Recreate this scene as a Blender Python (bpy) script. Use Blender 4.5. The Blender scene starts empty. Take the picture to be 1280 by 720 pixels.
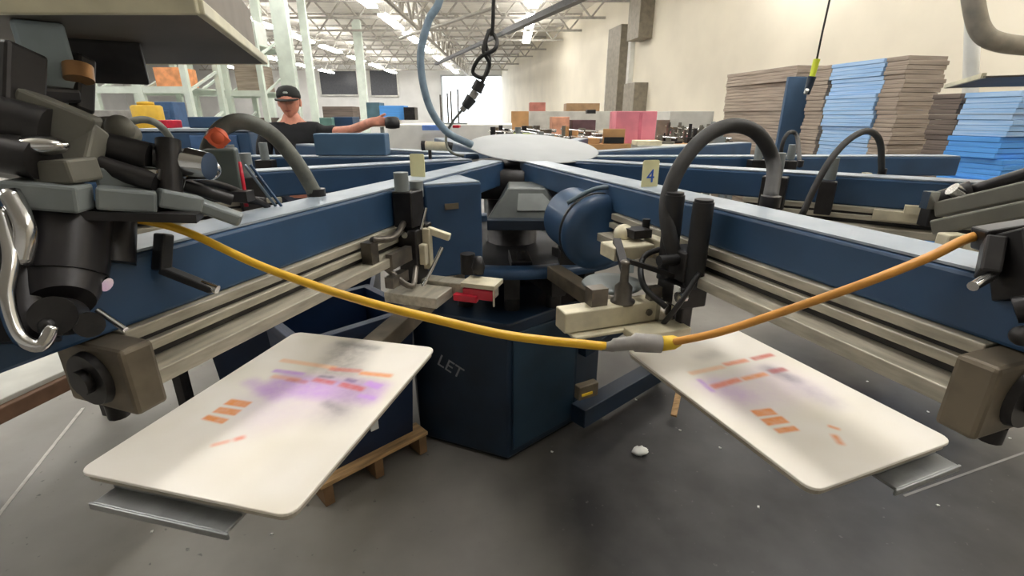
import bpy, bmesh, math, random
from mathutils import Vector, Matrix
random.seed(7)
R = math.radians
SC = bpy.context.scene
COL = SC.collection
# ------------------------------------------------------------------ camera, light, exposure
F, CAMZ, PITCH = 600.0, 1.5, R(19.7)
cd = bpy.data.cameras.new('camera'); cam = bpy.data.objects.new('camera', cd); COL.objects.link(cam)
cam.location = (0, 0, CAMZ); cam.rotation_euler = (R(90) - PITCH, 0, 0)
cd.sensor_width = 36; cd.lens = 36 * F / 1280; cd.clip_start = 0.02; cd.clip_end = 300
SC.camera = cam
SC.view_settings.view_transform = 'Standard'; SC.view_settings.look = 'None'
SC.view_settings.gamma = 1; SC.view_settings.use_curve_mapping = False
SC.view_settings.exposure = 0.66
LAMP = 17.0            # emission of the fluorescent diffusers
w = bpy.data.worlds.new('world'); SC.world = w; w.use_nodes = True
bg = w.node_tree.nodes['Background']; bg.inputs[0].default_value = (.86, .93, 1, 1); bg.inputs[1].default_value = 3.0

def ray(px, py):
    x = (px - 640) / F; y = -(py - 360) / F
    c, s = math.cos(PITCH), math.sin(PITCH)
    return Vector((x, c + y * s, y * c - s))
def at(px, py, Y):
    d = ray(px, py); return d * (Y / d.y) + Vector((0, 0, CAMZ))
def atz(px, py, z):
    d = ray(px, py); return d * ((z - CAMZ) / d.z) + Vector((0, 0, CAMZ))
def atd(px, py, t):
    return ray(px, py) * t + Vector((0, 0, CAMZ))

# ------------------------------------------------------------------ materials
def lin(c):
    return tuple(((v / 255) / 12.92 if v / 255 <= .04045 else ((v / 255 + .055) / 1.055) ** 2.4) for v in c) + (1,)
MATS = {}
def mat(name, rgb, rough=.5, metal=0.0, var=.12, scale=9, bump=0.0, emit=None, es=0, spec=.5, coat=0, rgb2=None, stretch=None):
    if name in MATS: return MATS[name]
    m = bpy.data.materials.new(name); m.use_nodes = True; nt = m.node_tree; N = nt.nodes; L = nt.links
    b = N['Principled BSDF']; b.inputs['Roughness'].default_value = rough; b.inputs['Metallic'].default_value = metal
    b.inputs['Specular IOR Level'].default_value = spec; b.inputs['Coat Weight'].default_value = coat
    tc = N.new('ShaderNodeTexCoord'); mp = N.new('ShaderNodeMapping'); L.new(tc.outputs['Object'], mp.inputs[0])
    if stretch: mp.inputs['Scale'].default_value = stretch
    nz = N.new('ShaderNodeTexNoise'); nz.inputs['Scale'].default_value = scale; nz.inputs['Detail'].default_value = 5
    L.new(mp.outputs[0], nz.inputs['Vector'])
    cr = N.new('ShaderNodeValToRGB'); c = lin(rgb)
    if rgb2: a, d = lin(rgb2), c
    else: a = tuple(v * (1 - 2 * var) for v in c[:3]) + (1,); d = tuple(min(1, v * (1 + var)) for v in c[:3]) + (1,)
    cr.color_ramp.elements[0].color = a; cr.color_ramp.elements[0].position = .3
    cr.color_ramp.elements[1].color = d; cr.color_ramp.elements[1].position = .62
    L.new(nz.outputs['Fac'], cr.inputs[0]); L.new(cr.outputs[0], b.inputs['Base Color'])
    if bump:
        bp = N.new('ShaderNodeBump'); bp.inputs['Strength'].default_value = bump; bp.inputs['Distance'].default_value = .01
        L.new(nz.outputs['Fac'], bp.inputs['Height']); L.new(bp.outputs[0], b.inputs['Normal'])
    if emit: b.inputs['Emission Color'].default_value = lin(emit); b.inputs['Emission Strength'].default_value = es
    MATS[name] = m; return m

blue = mat('press_blue', (40, 70, 102), .45, .0, .13, 6, coat=.1)
dblue = mat('dark_blue', (16, 34, 52), .45, 0, .2, 5)
glare_dust = mat('glare_dust_blue_top', (158, 168, 178), .42, 0, .1, 12, rgb2=(138, 150, 162))  # ceiling glare on the glossy tops, plus lint, painted as one pale colour
alu = mat('aged_aluminium', (176, 170, 154), .42, .35, .12, 14, stretch=(1, 6, 6))
alud = mat('worn_aluminium', (112, 102, 86), .5, .3, .2, 12)
cream = mat('cream_aluminium', (206, 198, 172), .45, .15, .1, 20)
black = mat('black_rubber', (26, 26, 28), .5, 0, .2, 20)
dark = mat('dark_steel', (48, 46, 46), .42, .5, .25, 18)
steel = mat('greasy_steel', (112, 106, 98), .36, .7, .25, 16)
chrome = mat('chrome', (205, 205, 205), .16, 1, .05, 8)
greyp = mat('grey_paint', (124, 130, 130), .5, .1, .1, 8)
greenp = mat('grey_green_casting', (112, 110, 100), .55, .2, .12, 10)
bluegrey = mat('blue_grey_cover', (92, 108, 118), .5, .1, .12, 8)
yplate = mat('cream_number_plate', (226, 220, 170), .55, 0, .06, 12)
inkblue = mat('blue_ink', (40, 88, 180), .5, 0, .05)
hosem = mat('black_hose', (36, 34, 33), .6, 0, .2, 30)
hoseg = mat('dusty_grey_hose', (104, 106, 98), .6, 0, .2, 24)
hoseb = mat('blue_grey_hose', (120, 140, 156), .5, 0, .12, 24)
yel = mat('yellow_cable', (226, 176, 38), .42, 0, .08, 12)
oran = mat('amber_cable', (214, 150, 66), .45, 0, .12, 12)
gplug = mat('grey_plug', (150, 146, 142), .5, 0, .1, 40)
ysleeve = mat('yellow_sleeve', (236, 196, 50), .5, 0, .06)
wood = mat('raw_wood', (186, 150, 104), .7, 0, .2, 8, stretch=(1, 8, 8))
cardb = mat('grey_brown_cardboard', (164, 150, 136), .8, 0, .2, 3, stretch=(1, 1, 30))
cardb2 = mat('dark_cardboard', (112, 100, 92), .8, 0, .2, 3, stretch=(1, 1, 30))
cardy = mat('tan_cardboard', (184, 142, 96), .8, 0, .12, 6)
bluef = mat('light_blue_board', (140, 184, 232), .6, 0, .08, 3, rgb2=(190, 216, 244), stretch=(1, 1, 40))
bluef2 = mat('bright_blue_board', (86, 160, 236), .55, 0, .08, 3, stretch=(1, 1, 40))
pink = mat('pink_carton', (222, 132, 148), .7, 0, .1, 4)
white = mat('white_paint', (226, 226, 220), .6, 0, .05, 5)
colm = mat('pale_green_white_paint', (218, 228, 218), .6, 0, .05, 5)
orange = mat('orange_plastic', (232, 104, 66), .5, 0, .08, 8)
ymus = mat('mustard_plastic', (206, 166, 44), .6, 0, .1, 6)
redp = mat('red_plastic', (196, 26, 52), .4, 0, .12, 14)
skin = mat('skin', (214, 146, 122), .55, 0, .08, 22)
shirt = mat('black_shirt', (26, 27, 31), .85, 0, .2, 14)
jeans = mat('dark_trousers', (44, 50, 66), .85, 0, .2, 14)
capm = mat('black_cap', (38, 40, 38), .8, 0, .2, 14)
hairm = mat('dark_hair', (50, 38, 30), .8, 0, .2, 40)
greytab = mat('grey_table_top', (196, 196, 188), .5, 0, .08, 6)
emitm = mat('lit_diffuser', (255, 255, 250), .5, emit=(252, 250, 247), es=LAMP)

def floor_mat():
    m = bpy.data.materials.new('stained_shaded_concrete'); m.use_nodes = True; nt = m.node_tree; N = nt.nodes; L = nt.links
    b = N['Principled BSDF']; b.inputs['Roughness'].default_value = .42
    tc = N.new('ShaderNodeTexCoord')
    def noise(s, d=6):
        n = N.new('ShaderNodeTexNoise'); n.inputs['Scale'].default_value = s; n.inputs['Detail'].default_value = d
        L.new(tc.outputs['Object'], n.inputs['Vector']); return n.outputs['Fac']
    def ramp(sock, c0, c1, p0, p1):
        r = N.new('ShaderNodeValToRGB'); r.color_ramp.elements[0].color = lin(c0); r.color_ramp.elements[1].color = lin(c1)
        r.color_ramp.elements[0].position = p0; r.color_ramp.elements[1].position = p1; L.new(sock, r.inputs[0]); return r.outputs[0]
    base = ramp(noise(2.2), (118, 114, 108), (144, 140, 133), .3, .7)
    # ink grime and the shade round the press, both darkened into the floor colour
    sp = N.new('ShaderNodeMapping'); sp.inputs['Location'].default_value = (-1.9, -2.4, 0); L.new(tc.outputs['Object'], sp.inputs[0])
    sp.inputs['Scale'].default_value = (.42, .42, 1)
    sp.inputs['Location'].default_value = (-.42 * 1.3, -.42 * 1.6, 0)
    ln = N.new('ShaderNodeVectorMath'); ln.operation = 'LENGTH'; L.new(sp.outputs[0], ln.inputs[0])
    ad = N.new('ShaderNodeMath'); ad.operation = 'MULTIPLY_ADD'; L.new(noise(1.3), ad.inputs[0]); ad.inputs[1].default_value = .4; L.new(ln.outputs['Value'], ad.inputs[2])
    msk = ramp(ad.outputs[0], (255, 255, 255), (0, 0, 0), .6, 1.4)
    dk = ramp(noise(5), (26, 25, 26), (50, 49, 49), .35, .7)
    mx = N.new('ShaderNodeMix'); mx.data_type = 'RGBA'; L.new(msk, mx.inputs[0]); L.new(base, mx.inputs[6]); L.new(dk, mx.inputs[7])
    # fine specks
    vs = N.new('ShaderNodeTexNoise'); vs.inputs['Scale'].default_value = 34; L.new(tc.outputs['Object'], vs.inputs['Vector'])
    sm = ramp(vs.outputs['Fac'], (0, 0, 0), (255, 255, 255), .70, .78)
    mx2 = N.new('ShaderNodeMix'); mx2.data_type = 'RGBA'; L.new(sm, mx2.inputs[0]); L.new(mx.outputs[2], mx2.inputs[6]); mx2.inputs[7].default_value = lin((84, 82, 80))
    L.new(mx2.outputs[2], b.inputs['Base Color'])
    bp = N.new('ShaderNodeBump'); bp.inputs['Strength'].default_value = .15; L.new(noise(14), bp.inputs['Height']); L.new(bp.outputs[0], b.inputs['Normal'])
    rr = N.new('ShaderNodeMapRange'); L.new(noise(3), rr.inputs[0]); rr.inputs[3].default_value = .3; rr.inputs[4].default_value = .6; L.new(rr.outputs[0], b.inputs['Roughness'])
    return m

def print_mat(name, marks, base=(246, 240, 230)):
    """pallet board with leftover ink and some painted arm shadow: marks = (cx, cy, half_x, half_y, angle, colour, strength, softness) in board coordinates"""
    m = bpy.data.materials.new(name); m.use_nodes = True; nt = m.node_tree; N = nt.nodes; L = nt.links
    b = N['Principled BSDF']; b.inputs['Roughness'].default_value = .55
    tc = N.new('ShaderNodeTexCoord')
    nz = N.new('ShaderNodeTexNoise'); nz.inputs['Scale'].default_value = 60; nz.inputs['Detail'].default_value = 3; L.new(tc.outputs['Object'], nz.inputs[0])
    n2 = N.new('ShaderNodeTexNoise'); n2.inputs['Scale'].default_value = 5; L.new(tc.outputs['Object'], n2.inputs[0])
    r = N.new('ShaderNodeValToRGB'); r.color_ramp.elements[0].color = lin((236, 228, 212)); r.color_ramp.elements[1].color = lin(base)
    r.color_ramp.elements[0].position = .3; r.color_ramp.elements[1].position = .6
    L.new(n2.outputs[0], r.inputs[0]); cur = r.outputs[0]
    for (cx, cy, hx, hy, ang, col, st, soft) in marks:
        mp = N.new('ShaderNodeMapping'); mp.vector_type = 'TEXTURE'
        mp.inputs['Location'].default_value = (cx, cy, 0); mp.inputs['Rotation'].default_value = (0, 0, ang); L.new(tc.outputs['Object'], mp.inputs[0])
        sx = N.new('ShaderNodeSeparateXYZ'); L.new(mp.outputs[0], sx.inputs[0])
        prod = None
        for k, h in ((0, hx), (1, hy)):
            a = N.new('ShaderNodeMath'); a.operation = 'ABSOLUTE'; L.new(sx.outputs[k], a.inputs[0])
            mr = N.new('ShaderNodeMapRange'); mr.interpolation_type = 'SMOOTHSTEP'; L.new(a.outputs[0], mr.inputs[0])
            mr.inputs[1].default_value = max(h - soft, 0); mr.inputs[2].default_value = h + soft; mr.inputs[3].default_value = 1; mr.inputs[4].default_value = 0
            if prod is None: prod = mr.outputs[0]
            else:
                p = N.new('ShaderNodeMath'); p.operation = 'MULTIPLY'; L.new(prod, p.inputs[0]); L.new(mr.outputs[0], p.inputs[1]); prod = p.outputs[0]
        q = N.new('ShaderNodeMapRange'); L.new(nz.outputs[0], q.inputs[0]); q.inputs[1].default_value = .3; q.inputs[2].default_value = .7; q.inputs[3].default_value = st * .75; q.inputs[4].default_value = st
        p = N.new('ShaderNodeMath'); p.operation = 'MULTIPLY'; L.new(prod, p.inputs[0]); L.new(q.outputs[0], p.inputs[1])
        mx = N.new('ShaderNodeMix'); mx.data_type = 'RGBA'; L.new(p.outputs[0], mx.inputs[0]); L.new(cur, mx.inputs[6]); mx.inputs[7].default_value = lin(col); cur = mx.outputs[2]
    L.new(cur, b.inputs['Base Color'])
    return m

ORD = ['leftmost', 'second', 'third', 'fourth', 'fifth', 'sixth', 'seventh', 'eighth', 'ninth', 'tenth'] + [str(q) + 'th' for q in range(11, 60)]
# ------------------------------------------------------------------ mesh helpers
class MB:
    def __init__(s): s.bm = bmesh.new(); s.mats = []
    def mi(s, m):
        if m is None: return 0
        if m not in s.mats: s.mats.append(m)
        return s.mats.index(m)
    def add(s, verts, faces, m=None, smooth=False):
        vs = [s.bm.verts.new(v) for v in verts]; i = s.mi(m)
        for f in faces:
            try:
                fc = s.bm.faces.new([vs[k] for k in f]); fc.material_index = i; fc.smooth = smooth
            except ValueError: pass
        return s
    def box(s, c, d, rz=0, m=None, M=None):
        x, y, z = d[0] / 2, d[1] / 2, d[2] / 2
        T = M if M is not None else Matrix.Rotation(rz, 3, 'Z')
        c = Vector(c)
        v = [c + T @ Vector((a * x, b * y, e * z)) for a in (-1, 1) for b in (-1, 1) for e in (-1, 1)]
        return s.add(v, [(0, 1, 3, 2), (4, 6, 7, 5), (0, 4, 5, 1), (2, 3, 7, 6), (0, 2, 6, 4), (1, 5, 7, 3)], m)
    def beam(s, a, b, wd, h, m=None, up=(0, 0, 1)):
        a, b = Vector(a), Vector(b); d = b - a; x = d.normalized(); u = Vector(up)
        y = u.cross(x)
        if y.length < 1e-4: y = Vector((0, 1, 0)).cross(x)
        y.normalize(); z = x.cross(y)
        M = Matrix((x, y, z)).transposed()
        return s.box((a + b) / 2, (d.length, wd, h), m=m, M=M)
    def cyl(s, a, b, r, r2=None, n=20, m=None, cap=True):
        a, b = Vector(a), Vector(b); d = (b - a).normalized(); r2 = r if r2 is None else r2
        t = Vector((0, 0, 1)) if abs(d.z) < .9 else Vector((1, 0, 0)); x = d.cross(t).normalized(); y = d.cross(x)
        v = []
        for k in range(n):
            an = 2 * math.pi * k / n; o = x * math.cos(an) + y * math.sin(an); v.append(a + o * r); v.append(b + o * r2)
        s.add(v, [(2 * k, 2 * ((k + 1) % n), 2 * ((k + 1) % n) + 1, 2 * k + 1) for k in range(n)], m, True)
        if cap:
            s.add([v[2 * k] for k in range(n)], [tuple(range(n - 1, -1, -1))], m)
            s.add([v[2 * k + 1] for k in range(n)], [tuple(range(n))], m)
        return s
    def tube(s, pts, r, n=12, m=None, sm=6, rs=None):
        P = [Vector(p) for p in pts]; rr = rs or [r] * len(P)
        if sm > 1 and len(P) > 2:
            Q = [P[0] * 2 - P[1]] + P + [P[-1] * 2 - P[-2]]; o = []; ro = []
            for i in range(1, len(Q) - 2):
                for k in range(sm):
                    t = k / sm; p0, p1, p2, p3 = Q[i - 1:i + 3]
                    o.append(.5 * ((2 * p1) + (p2 - p0) * t + (2 * p0 - 5 * p1 + 4 * p2 - p3) * t * t + (3 * p1 - p0 - 3 * p2 + p3) * t ** 3))
                    ro.append(rr[i - 1] * (1 - t) + rr[i] * t)
            o.append(P[-1]); ro.append(rr[-1]); P = o; rr = ro
        v = []; x = None
        for i, p in enumerate(P):
            d = (P[min(i + 1, len(P) - 1)] - P[max(i - 1, 0)]).normalized()
            if x is None:
                t = Vector((0, 0, 1)) if abs(d.z) < .9 else Vector((1, 0, 0)); x = d.cross(t).normalized()
            else: x = (x - d * x.dot(d)).normalized()
            y = d.cross(x)
            for k in range(n):
                an = 2 * math.pi * k / n; v.append(p + (x * math.cos(an) + y * math.sin(an)) * rr[i])
        f = [(i * n + k, i * n + (k + 1) % n, (i + 1) * n + (k + 1) % n, (i + 1) * n + k) for i in range(len(P) - 1) for k in range(n)]
        f.append(tuple(range(n - 1, -1, -1))); f.append(tuple(range((len(P) - 1) * n, len(P) * n)))
        return s.add(v, f, m, True)
    def prism(s, poly, z0, z1, m=None, T=None):
        n = len(poly); T = T or Matrix.Identity(4)
        v = [T @ Vector((p[0], p[1], z0)) for p in poly] + [T @ Vector((p[0], p[1], z1)) for p in poly]
        f = [(k, (k + 1) % n, (k + 1) % n + n, k + n) for k in range(n)] + [tuple(range(n - 1, -1, -1)), tuple(range(n, 2 * n))]
        return s.add(v, f, m)
    def lathe(s, prof, c=(0, 0, 0), n=32, m=None, T=None, smooth=True):
        T = T or Matrix.Translation(Vector(c)); v = []
        for (r, z) in prof:
            for k in range(n):
                a = 2 * math.pi * k / n; v.append(T @ Vector((r * math.cos(a), r * math.sin(a), z)))
        f = [(i * n + k, i * n + (k + 1) % n, (i + 1) * n + (k + 1) % n, (i + 1) * n + k) for i in range(len(prof) - 1) for k in range(n)]
        f += [tuple(range(n - 1, -1, -1)), tuple(range((len(prof) - 1) * n, len(prof) * n))]
        return s.add(v, f, m, smooth)
    def ball(s, c, r, sc=(1, 1, 1), n=14, m=None):
        c = Vector(c); v = []; 
        for i in range(n + 1):
            th = math.pi * i / n
            for k in range(n * 2):
                a = math.pi * k / n; v.append(c + Vector((math.sin(th) * math.cos(a) * sc[0], math.sin(th) * math.sin(a) * sc[1], math.cos(th) * sc[2])) * r)
        q = n * 2
        s.add(v, [(i * q + k, (i + 1) * q + k, (i + 1) * q + (k + 1) % q, i * q + (k + 1) % q) for i in range(n) for k in range(q)], m, True)
        bmesh.ops.remove_doubles(s.bm, verts=s.bm.verts[-len(v):], dist=1e-6); return s
    def build(s, name, m, parent=None, bevel=0, **kw):
        me = bpy.data.meshes.new(name)
        bmesh.ops.recalc_face_normals(s.bm, faces=s.bm.faces)
        s.bm.to_mesh(me); s.bm.free()
        if s.mats:
            for q in s.mats: me.materials.append(q)
        else: me.materials.append(m)
        o = bpy.data.objects.new(name, me); COL.objects.link(o)
        if parent is not None: o.parent = parent
        if bevel:
            b = o.modifiers.new('bevel', 'BEVEL'); b.width = bevel; b.segments = 2; b.limit_method = 'ANGLE'; b.angle_limit = R(50)
        if kw: tag(o, **kw)
        return o
def tag(o, label=None, cat=None, group=None, kind=None):
    if label: o['label'] = label
    if cat: o['category'] = cat
    if group: o['group'] = group
    if kind: o['kind'] = kind
    return o
def thing(name, label, cat, loc=(0, 0, 0), rz=0, group=None):
    o = bpy.data.objects.new(name, None); COL.objects.link(o); o.location = loc; o.rotation_euler = (0, 0, rz); o.empty_display_size = .05
    return tag(o, label, cat, group)
def children(o): return [c for c in bpy.data.objects if c.parent == o]
def copy_tree(o, parent=None):
    c = o.copy(); COL.objects.link(c); c.parent = parent
    for ch in children(o):
        if ch is not c: copy_tree(ch, c)
    return c
def text_mesh(name, s, size, m, parent, M, ext=.0006):
    cu = bpy.data.curves.new(name, 'FONT'); cu.body = s; cu.size = size; cu.extrude = ext; cu.align_x = 'CENTER'; cu.align_y = 'CENTER'
    t = bpy.data.objects.new(name + '_t', cu); COL.objects.link(t); bpy.context.view_layer.update()
    me = bpy.data.meshes.new_from_object(t.evaluated_get(bpy.context.evaluated_depsgraph_get()))
    bpy.data.objects.remove(t); bpy.data.curves.remove(cu); me.materials.clear(); me.materials.append(m); me.transform(M)
    o = bpy.data.objects.new(name, me); COL.objects.link(o); o.parent = parent; return o
def rrect(x0, y0, x1, y1, r, n=5):
    p = []
    for (cx, cy, a0) in ((x1 - r, y1 - r, 0), (x0 + r, y1 - r, 90), (x0 + r, y0 + r, 180), (x1 - r, y0 + r, 270)):
        for k in range(n + 1):
            a = R(a0 + 90 * k / n); p.append((cx + r * math.cos(a), cy + r * math.sin(a)))
    return p

# ------------------------------------------------------------------ the building
CH = 5.2                       # ceiling height
def WX(Y): return 6.3 - .178 * Y    # the long right wall
YF = 40.0
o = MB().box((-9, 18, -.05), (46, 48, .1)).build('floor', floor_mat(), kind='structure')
o = MB().box((-9, 18, CH + .06), (46, 48, .12)).build('ceiling', mat('ceiling_sheet', (222, 218, 208), .7, 0, .08, 1.5, stretch=(1, 12, 1)), kind='structure')
wallm = mat('cream_wall', (218, 210, 192), .75, 0, .04, .8, bump=.05)
b = MB(); b.prism([(WX(-6), -6), (WX(-6) + .25, -6), (WX(YF) + .25, YF), (WX(YF), YF)], 0, CH); b.build('wall_right', wallm, kind='structure')
b = MB(); wm = mat('white_wall', (232, 232, 230), .7, 0, .04, 1)
DX0, DX1 = -5.4, .1     # open loading door in the far wall, widened to brighten that end
b.box(((DX0 - 30) / 2, YF + .1, CH / 2), (DX0 + 30, .2, CH)); b.box((DX1 + .3, YF + .1, CH / 2), (.6, .2, CH)); b.box(((DX0 + DX1) / 2, YF + .1, (4.4 + CH) / 2), (DX1 - DX0, .2, CH - 4.4))
b.build('wall_far', wm, kind='structure')
b = MB(); b.box((-30, 17, CH / 2), (.2, 46, CH)); b.build('wall_left', wm, kind='structure')
b = MB(); b.box((-12, -6.1, CH / 2), (40, .2, CH)); b.build('wall_back', wm, kind='structure')
fr = mat('steel_door_frame', (190, 194, 196), .5, .2, .05)
b = MB()
for x in (DX0, DX1): b.box((x, YF, 2.2), (.12, .3, 4.4))
b.box(((DX0 + DX1) / 2, YF, 4.4), (DX1 - DX0 + .12, .3, .12)); b.build('door_1', fr, kind='structure')
winm = mat('dark_window_glass', (84, 86, 92), .3, 0, .1)
for i, (x0, x1, y0, y1) in enumerate([(402, 446, 88, 119), (464, 496, 86, 120)]):
    p0 = at(x0, y1, YF - .05); p1 = at(x1, y0, YF - .05)
    wn = MB().box(((p0.x + p1.x) / 2, YF - .06, (p0.z + p1.z) / 2), (p1.x - p0.x, .1, p1.z - p0.z)).build('window_%d' % (i + 1), winm, kind='structure')
    b = MB(); 
    for x in (p0.x, p1.x): b.box((x, YF - .12, (p0.z + p1.z) / 2), (.1, .1, p1.z - p0.z + .1))
    for z in (p0.z, p1.z): b.box(((p0.x + p1.x) / 2, YF - .12, z), (p1.x - p0.x, .1, .1))
    b.build('window_frame', white, wn)

# columns
colg = 'steel columns of the hall'
def column(px, py, Y, wd, label):
    p = at(px, py, Y)
    t = thing('steel_column', label, 'column', (p.x, p.y, 0), 0, colg)
    b = MB(); b.box((0, 0, CH / 2), (wd, wd * .35, CH)); b.box((0, wd * .45, CH / 2), (wd * .9, wd * .12, CH)); b.box((0, wd * .2, CH / 2), (wd * .18, wd * .6, CH)); b.build('shaft', colm, t)
    MB().box((0, 0, .015), (wd * 1.8, wd * 1.8, .03)).build('base_plate', colm, t)
column(364, 120, 11, .30, 'thick pale steel column rising behind the standing man')
column(336, 120, 13, .20, 'thin pale steel column left of the one behind the man')
column(391, 120, 14.5, .20, 'thin pale steel column right of the one behind the man')
column(454, 120, 22, .34, 'far pale steel column between the two dark windows')
# open web joists
jm = mat('joist_steel', (176, 172, 164), .6, .1, .1)
def joist(a, b_, label, depth=.55, n=14, r=.035, group='open web roof joists'):
    a, b_ = Vector(a), Vector(b_); m = MB()
    m.beam(a, b_, .09, .07); m.beam(a - Vector((0, 0, depth)), b_ - Vector((0, 0, depth)), .09, .07)
    for k in range(n):
        p = a.lerp(b_, k / n); q = a.lerp(b_, (k + .5) / n); s_ = a.lerp(b_, (k + 1) / n)
        m.cyl(p, q - Vector((0, 0, depth)), r, n=6); m.cyl(q - Vector((0, 0, depth)), s_, r, n=6)
    m.build('roof_joist', jm, label=label, cat='joist', group=group)
for i, Y in enumerate((13, 15.5, 18, 20.5, 23, 26, 29, 33, 37)):
    joist((-22, Y, CH - .08), (WX(Y), Y, CH - .08), 'open web steel joist spanning under the white roof, %s from the camera' % ['nearest', 'second', 'third', 'fourth', 'fifth', 'sixth', 'seventh', 'eighth', 'farthest'][i], n=26)
joist((-3.2, 9, CH - .1), (-3.2, 39, CH - .1), 'deeper lengthwise girder above the ceiling lights left of the hose', .8, 20, .05, None)
# fluorescent fixtures, with extra rows added to brighten the far hall
lg = 'fluorescent ceiling fixtures, added rows included'
for X, rowname in ((-18, 'leftmost'), (-13, 'second'), (-8.5, 'third'), (-4, 'fourth'), (.6, 'rightmost')):
  for Y, nth in ((1.5, 'nearest'), (6, 'second'), (11, 'third'), (14.5, 'fourth'), (18, 'fifth'), (21.5, 'sixth'), (25, 'seventh'), (29, 'eighth'), (33, 'ninth'), (36.8, 'farthest')):
    if X > WX(Y) - 1.7 or (X == -18 and Y < 10): continue
    t = thing('ceiling_light', 'white fluorescent strip light, %s in the %s row from the left, some rows added' % (nth, rowname), 'light', (X, Y, CH - .75), 0, lg)
    MB().box((0, 0, .06), (.14, 2.4, .05)).build('housing', white, t); MB().box((0, 0, 0), (.3, 2.36, .06)).build('diffuser', emitm, t)
    MB().cyl((0, -.9, .1), (0, -.9, .72), .008, n=6).cyl((0, .9, .1), (0, .9, .72), .008, n=6).build('hanger', jm, t)
for Y, nth in ((.6, 'nearest'), (4.2, 'middle'), (8.5, 'farthest')):
    t = thing('ceiling_light', 'white fluorescent strip light over the stacks by the right wall, %s of three' % nth, 'light', (4.2, Y, CH - .75), 0, 'fluorescent fixtures beside the right wall')
    MB().box((0, 0, .06), (.14, 2.4, .05)).build('housing', white, t); MB().box((0, 0, 0), (.3, 2.36, .06)).build('diffuser', emitm, t)
# dark conduit / track under the ceiling and ducts on the wall
b = MB(); b.beam(at(632, 40, 12), at(745, -12, 8), .14, .1); b.beam(at(632, 40, 12), at(545, 80, 16), .09, .07); b.build('ceiling_track', dark, label='dark slanting track hung under the ceiling above the press centre', cat='track')
b = MB(); b.cyl(at(500, 48, 14), at(622, 8, 12), .04, n=8); b.build('ceiling_pipe', jm, label='thin pale pipe slanting under the ceiling left of the dark track', cat='pipe')
ductm = mat('taupe_duct', (134, 126, 112), .6, .1, .1)
def wallbox(name, px0, px1, py0, py1, m, label, cat, d=.3, group=None, off=0.0):
    # find wall distance for the middle column of pixels
    r0 = ray((px0 + px1) / 2, (py0 + py1) / 2); kx = r0.x / r0.y; Y = 6.3 / (kx + .178)
    X = WX(Y); n = Vector((-1, -.178, 0)).normalized(); tdir = Vector((-.178, 1, 0)).normalized()
    pts = []
    for px in (px0, px1):
        q = ray(px, (py0 + py1) / 2); kk = q.x / q.y; yy = 6.3 / (kk + .178); pts.append(Vector((WX(yy), yy, 0)))
    z0 = at((px0 + px1) / 2, py1, Y).z; z1 = at((px0 + px1) / 2, py0, Y).z
    c = (pts[0] + pts[1]) / 2 + n * (d / 2 + off); c.z = (z0 + z1) / 2
    ang = math.atan2(tdir.y, tdir.x)
    return MB().box(c, ((pts[0] - pts[1]).length, d, z1 - z0), ang).build(name, m, bevel=.01, label=label, cat=cat, group=group)
wallbox('wall_duct', 773, 789, 34, 140, ductm, 'tall taupe duct on the right wall above the pink carton', 'duct', .4)
wallbox('wall_duct', 803, 818, -20, 50, ductm, 'short high taupe duct at the top of the right wall', 'duct', .4)
wallbox('wall_duct', 795, 809, 104, 140, ductm, 'low taupe duct right of the white wall pipe', 'duct', .4)
wallbox('wall_pipe', 790, 794, -20, 138, white, 'slim white pipe running up the right wall between the ducts', 'pipe', .15)
wallbox('wall_duct', 760, 766, 60, 140, mat('pale_pipe', (206, 200, 186), .6), 'faint pale riser left of the taupe ducts', 'pipe', .1)

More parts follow.
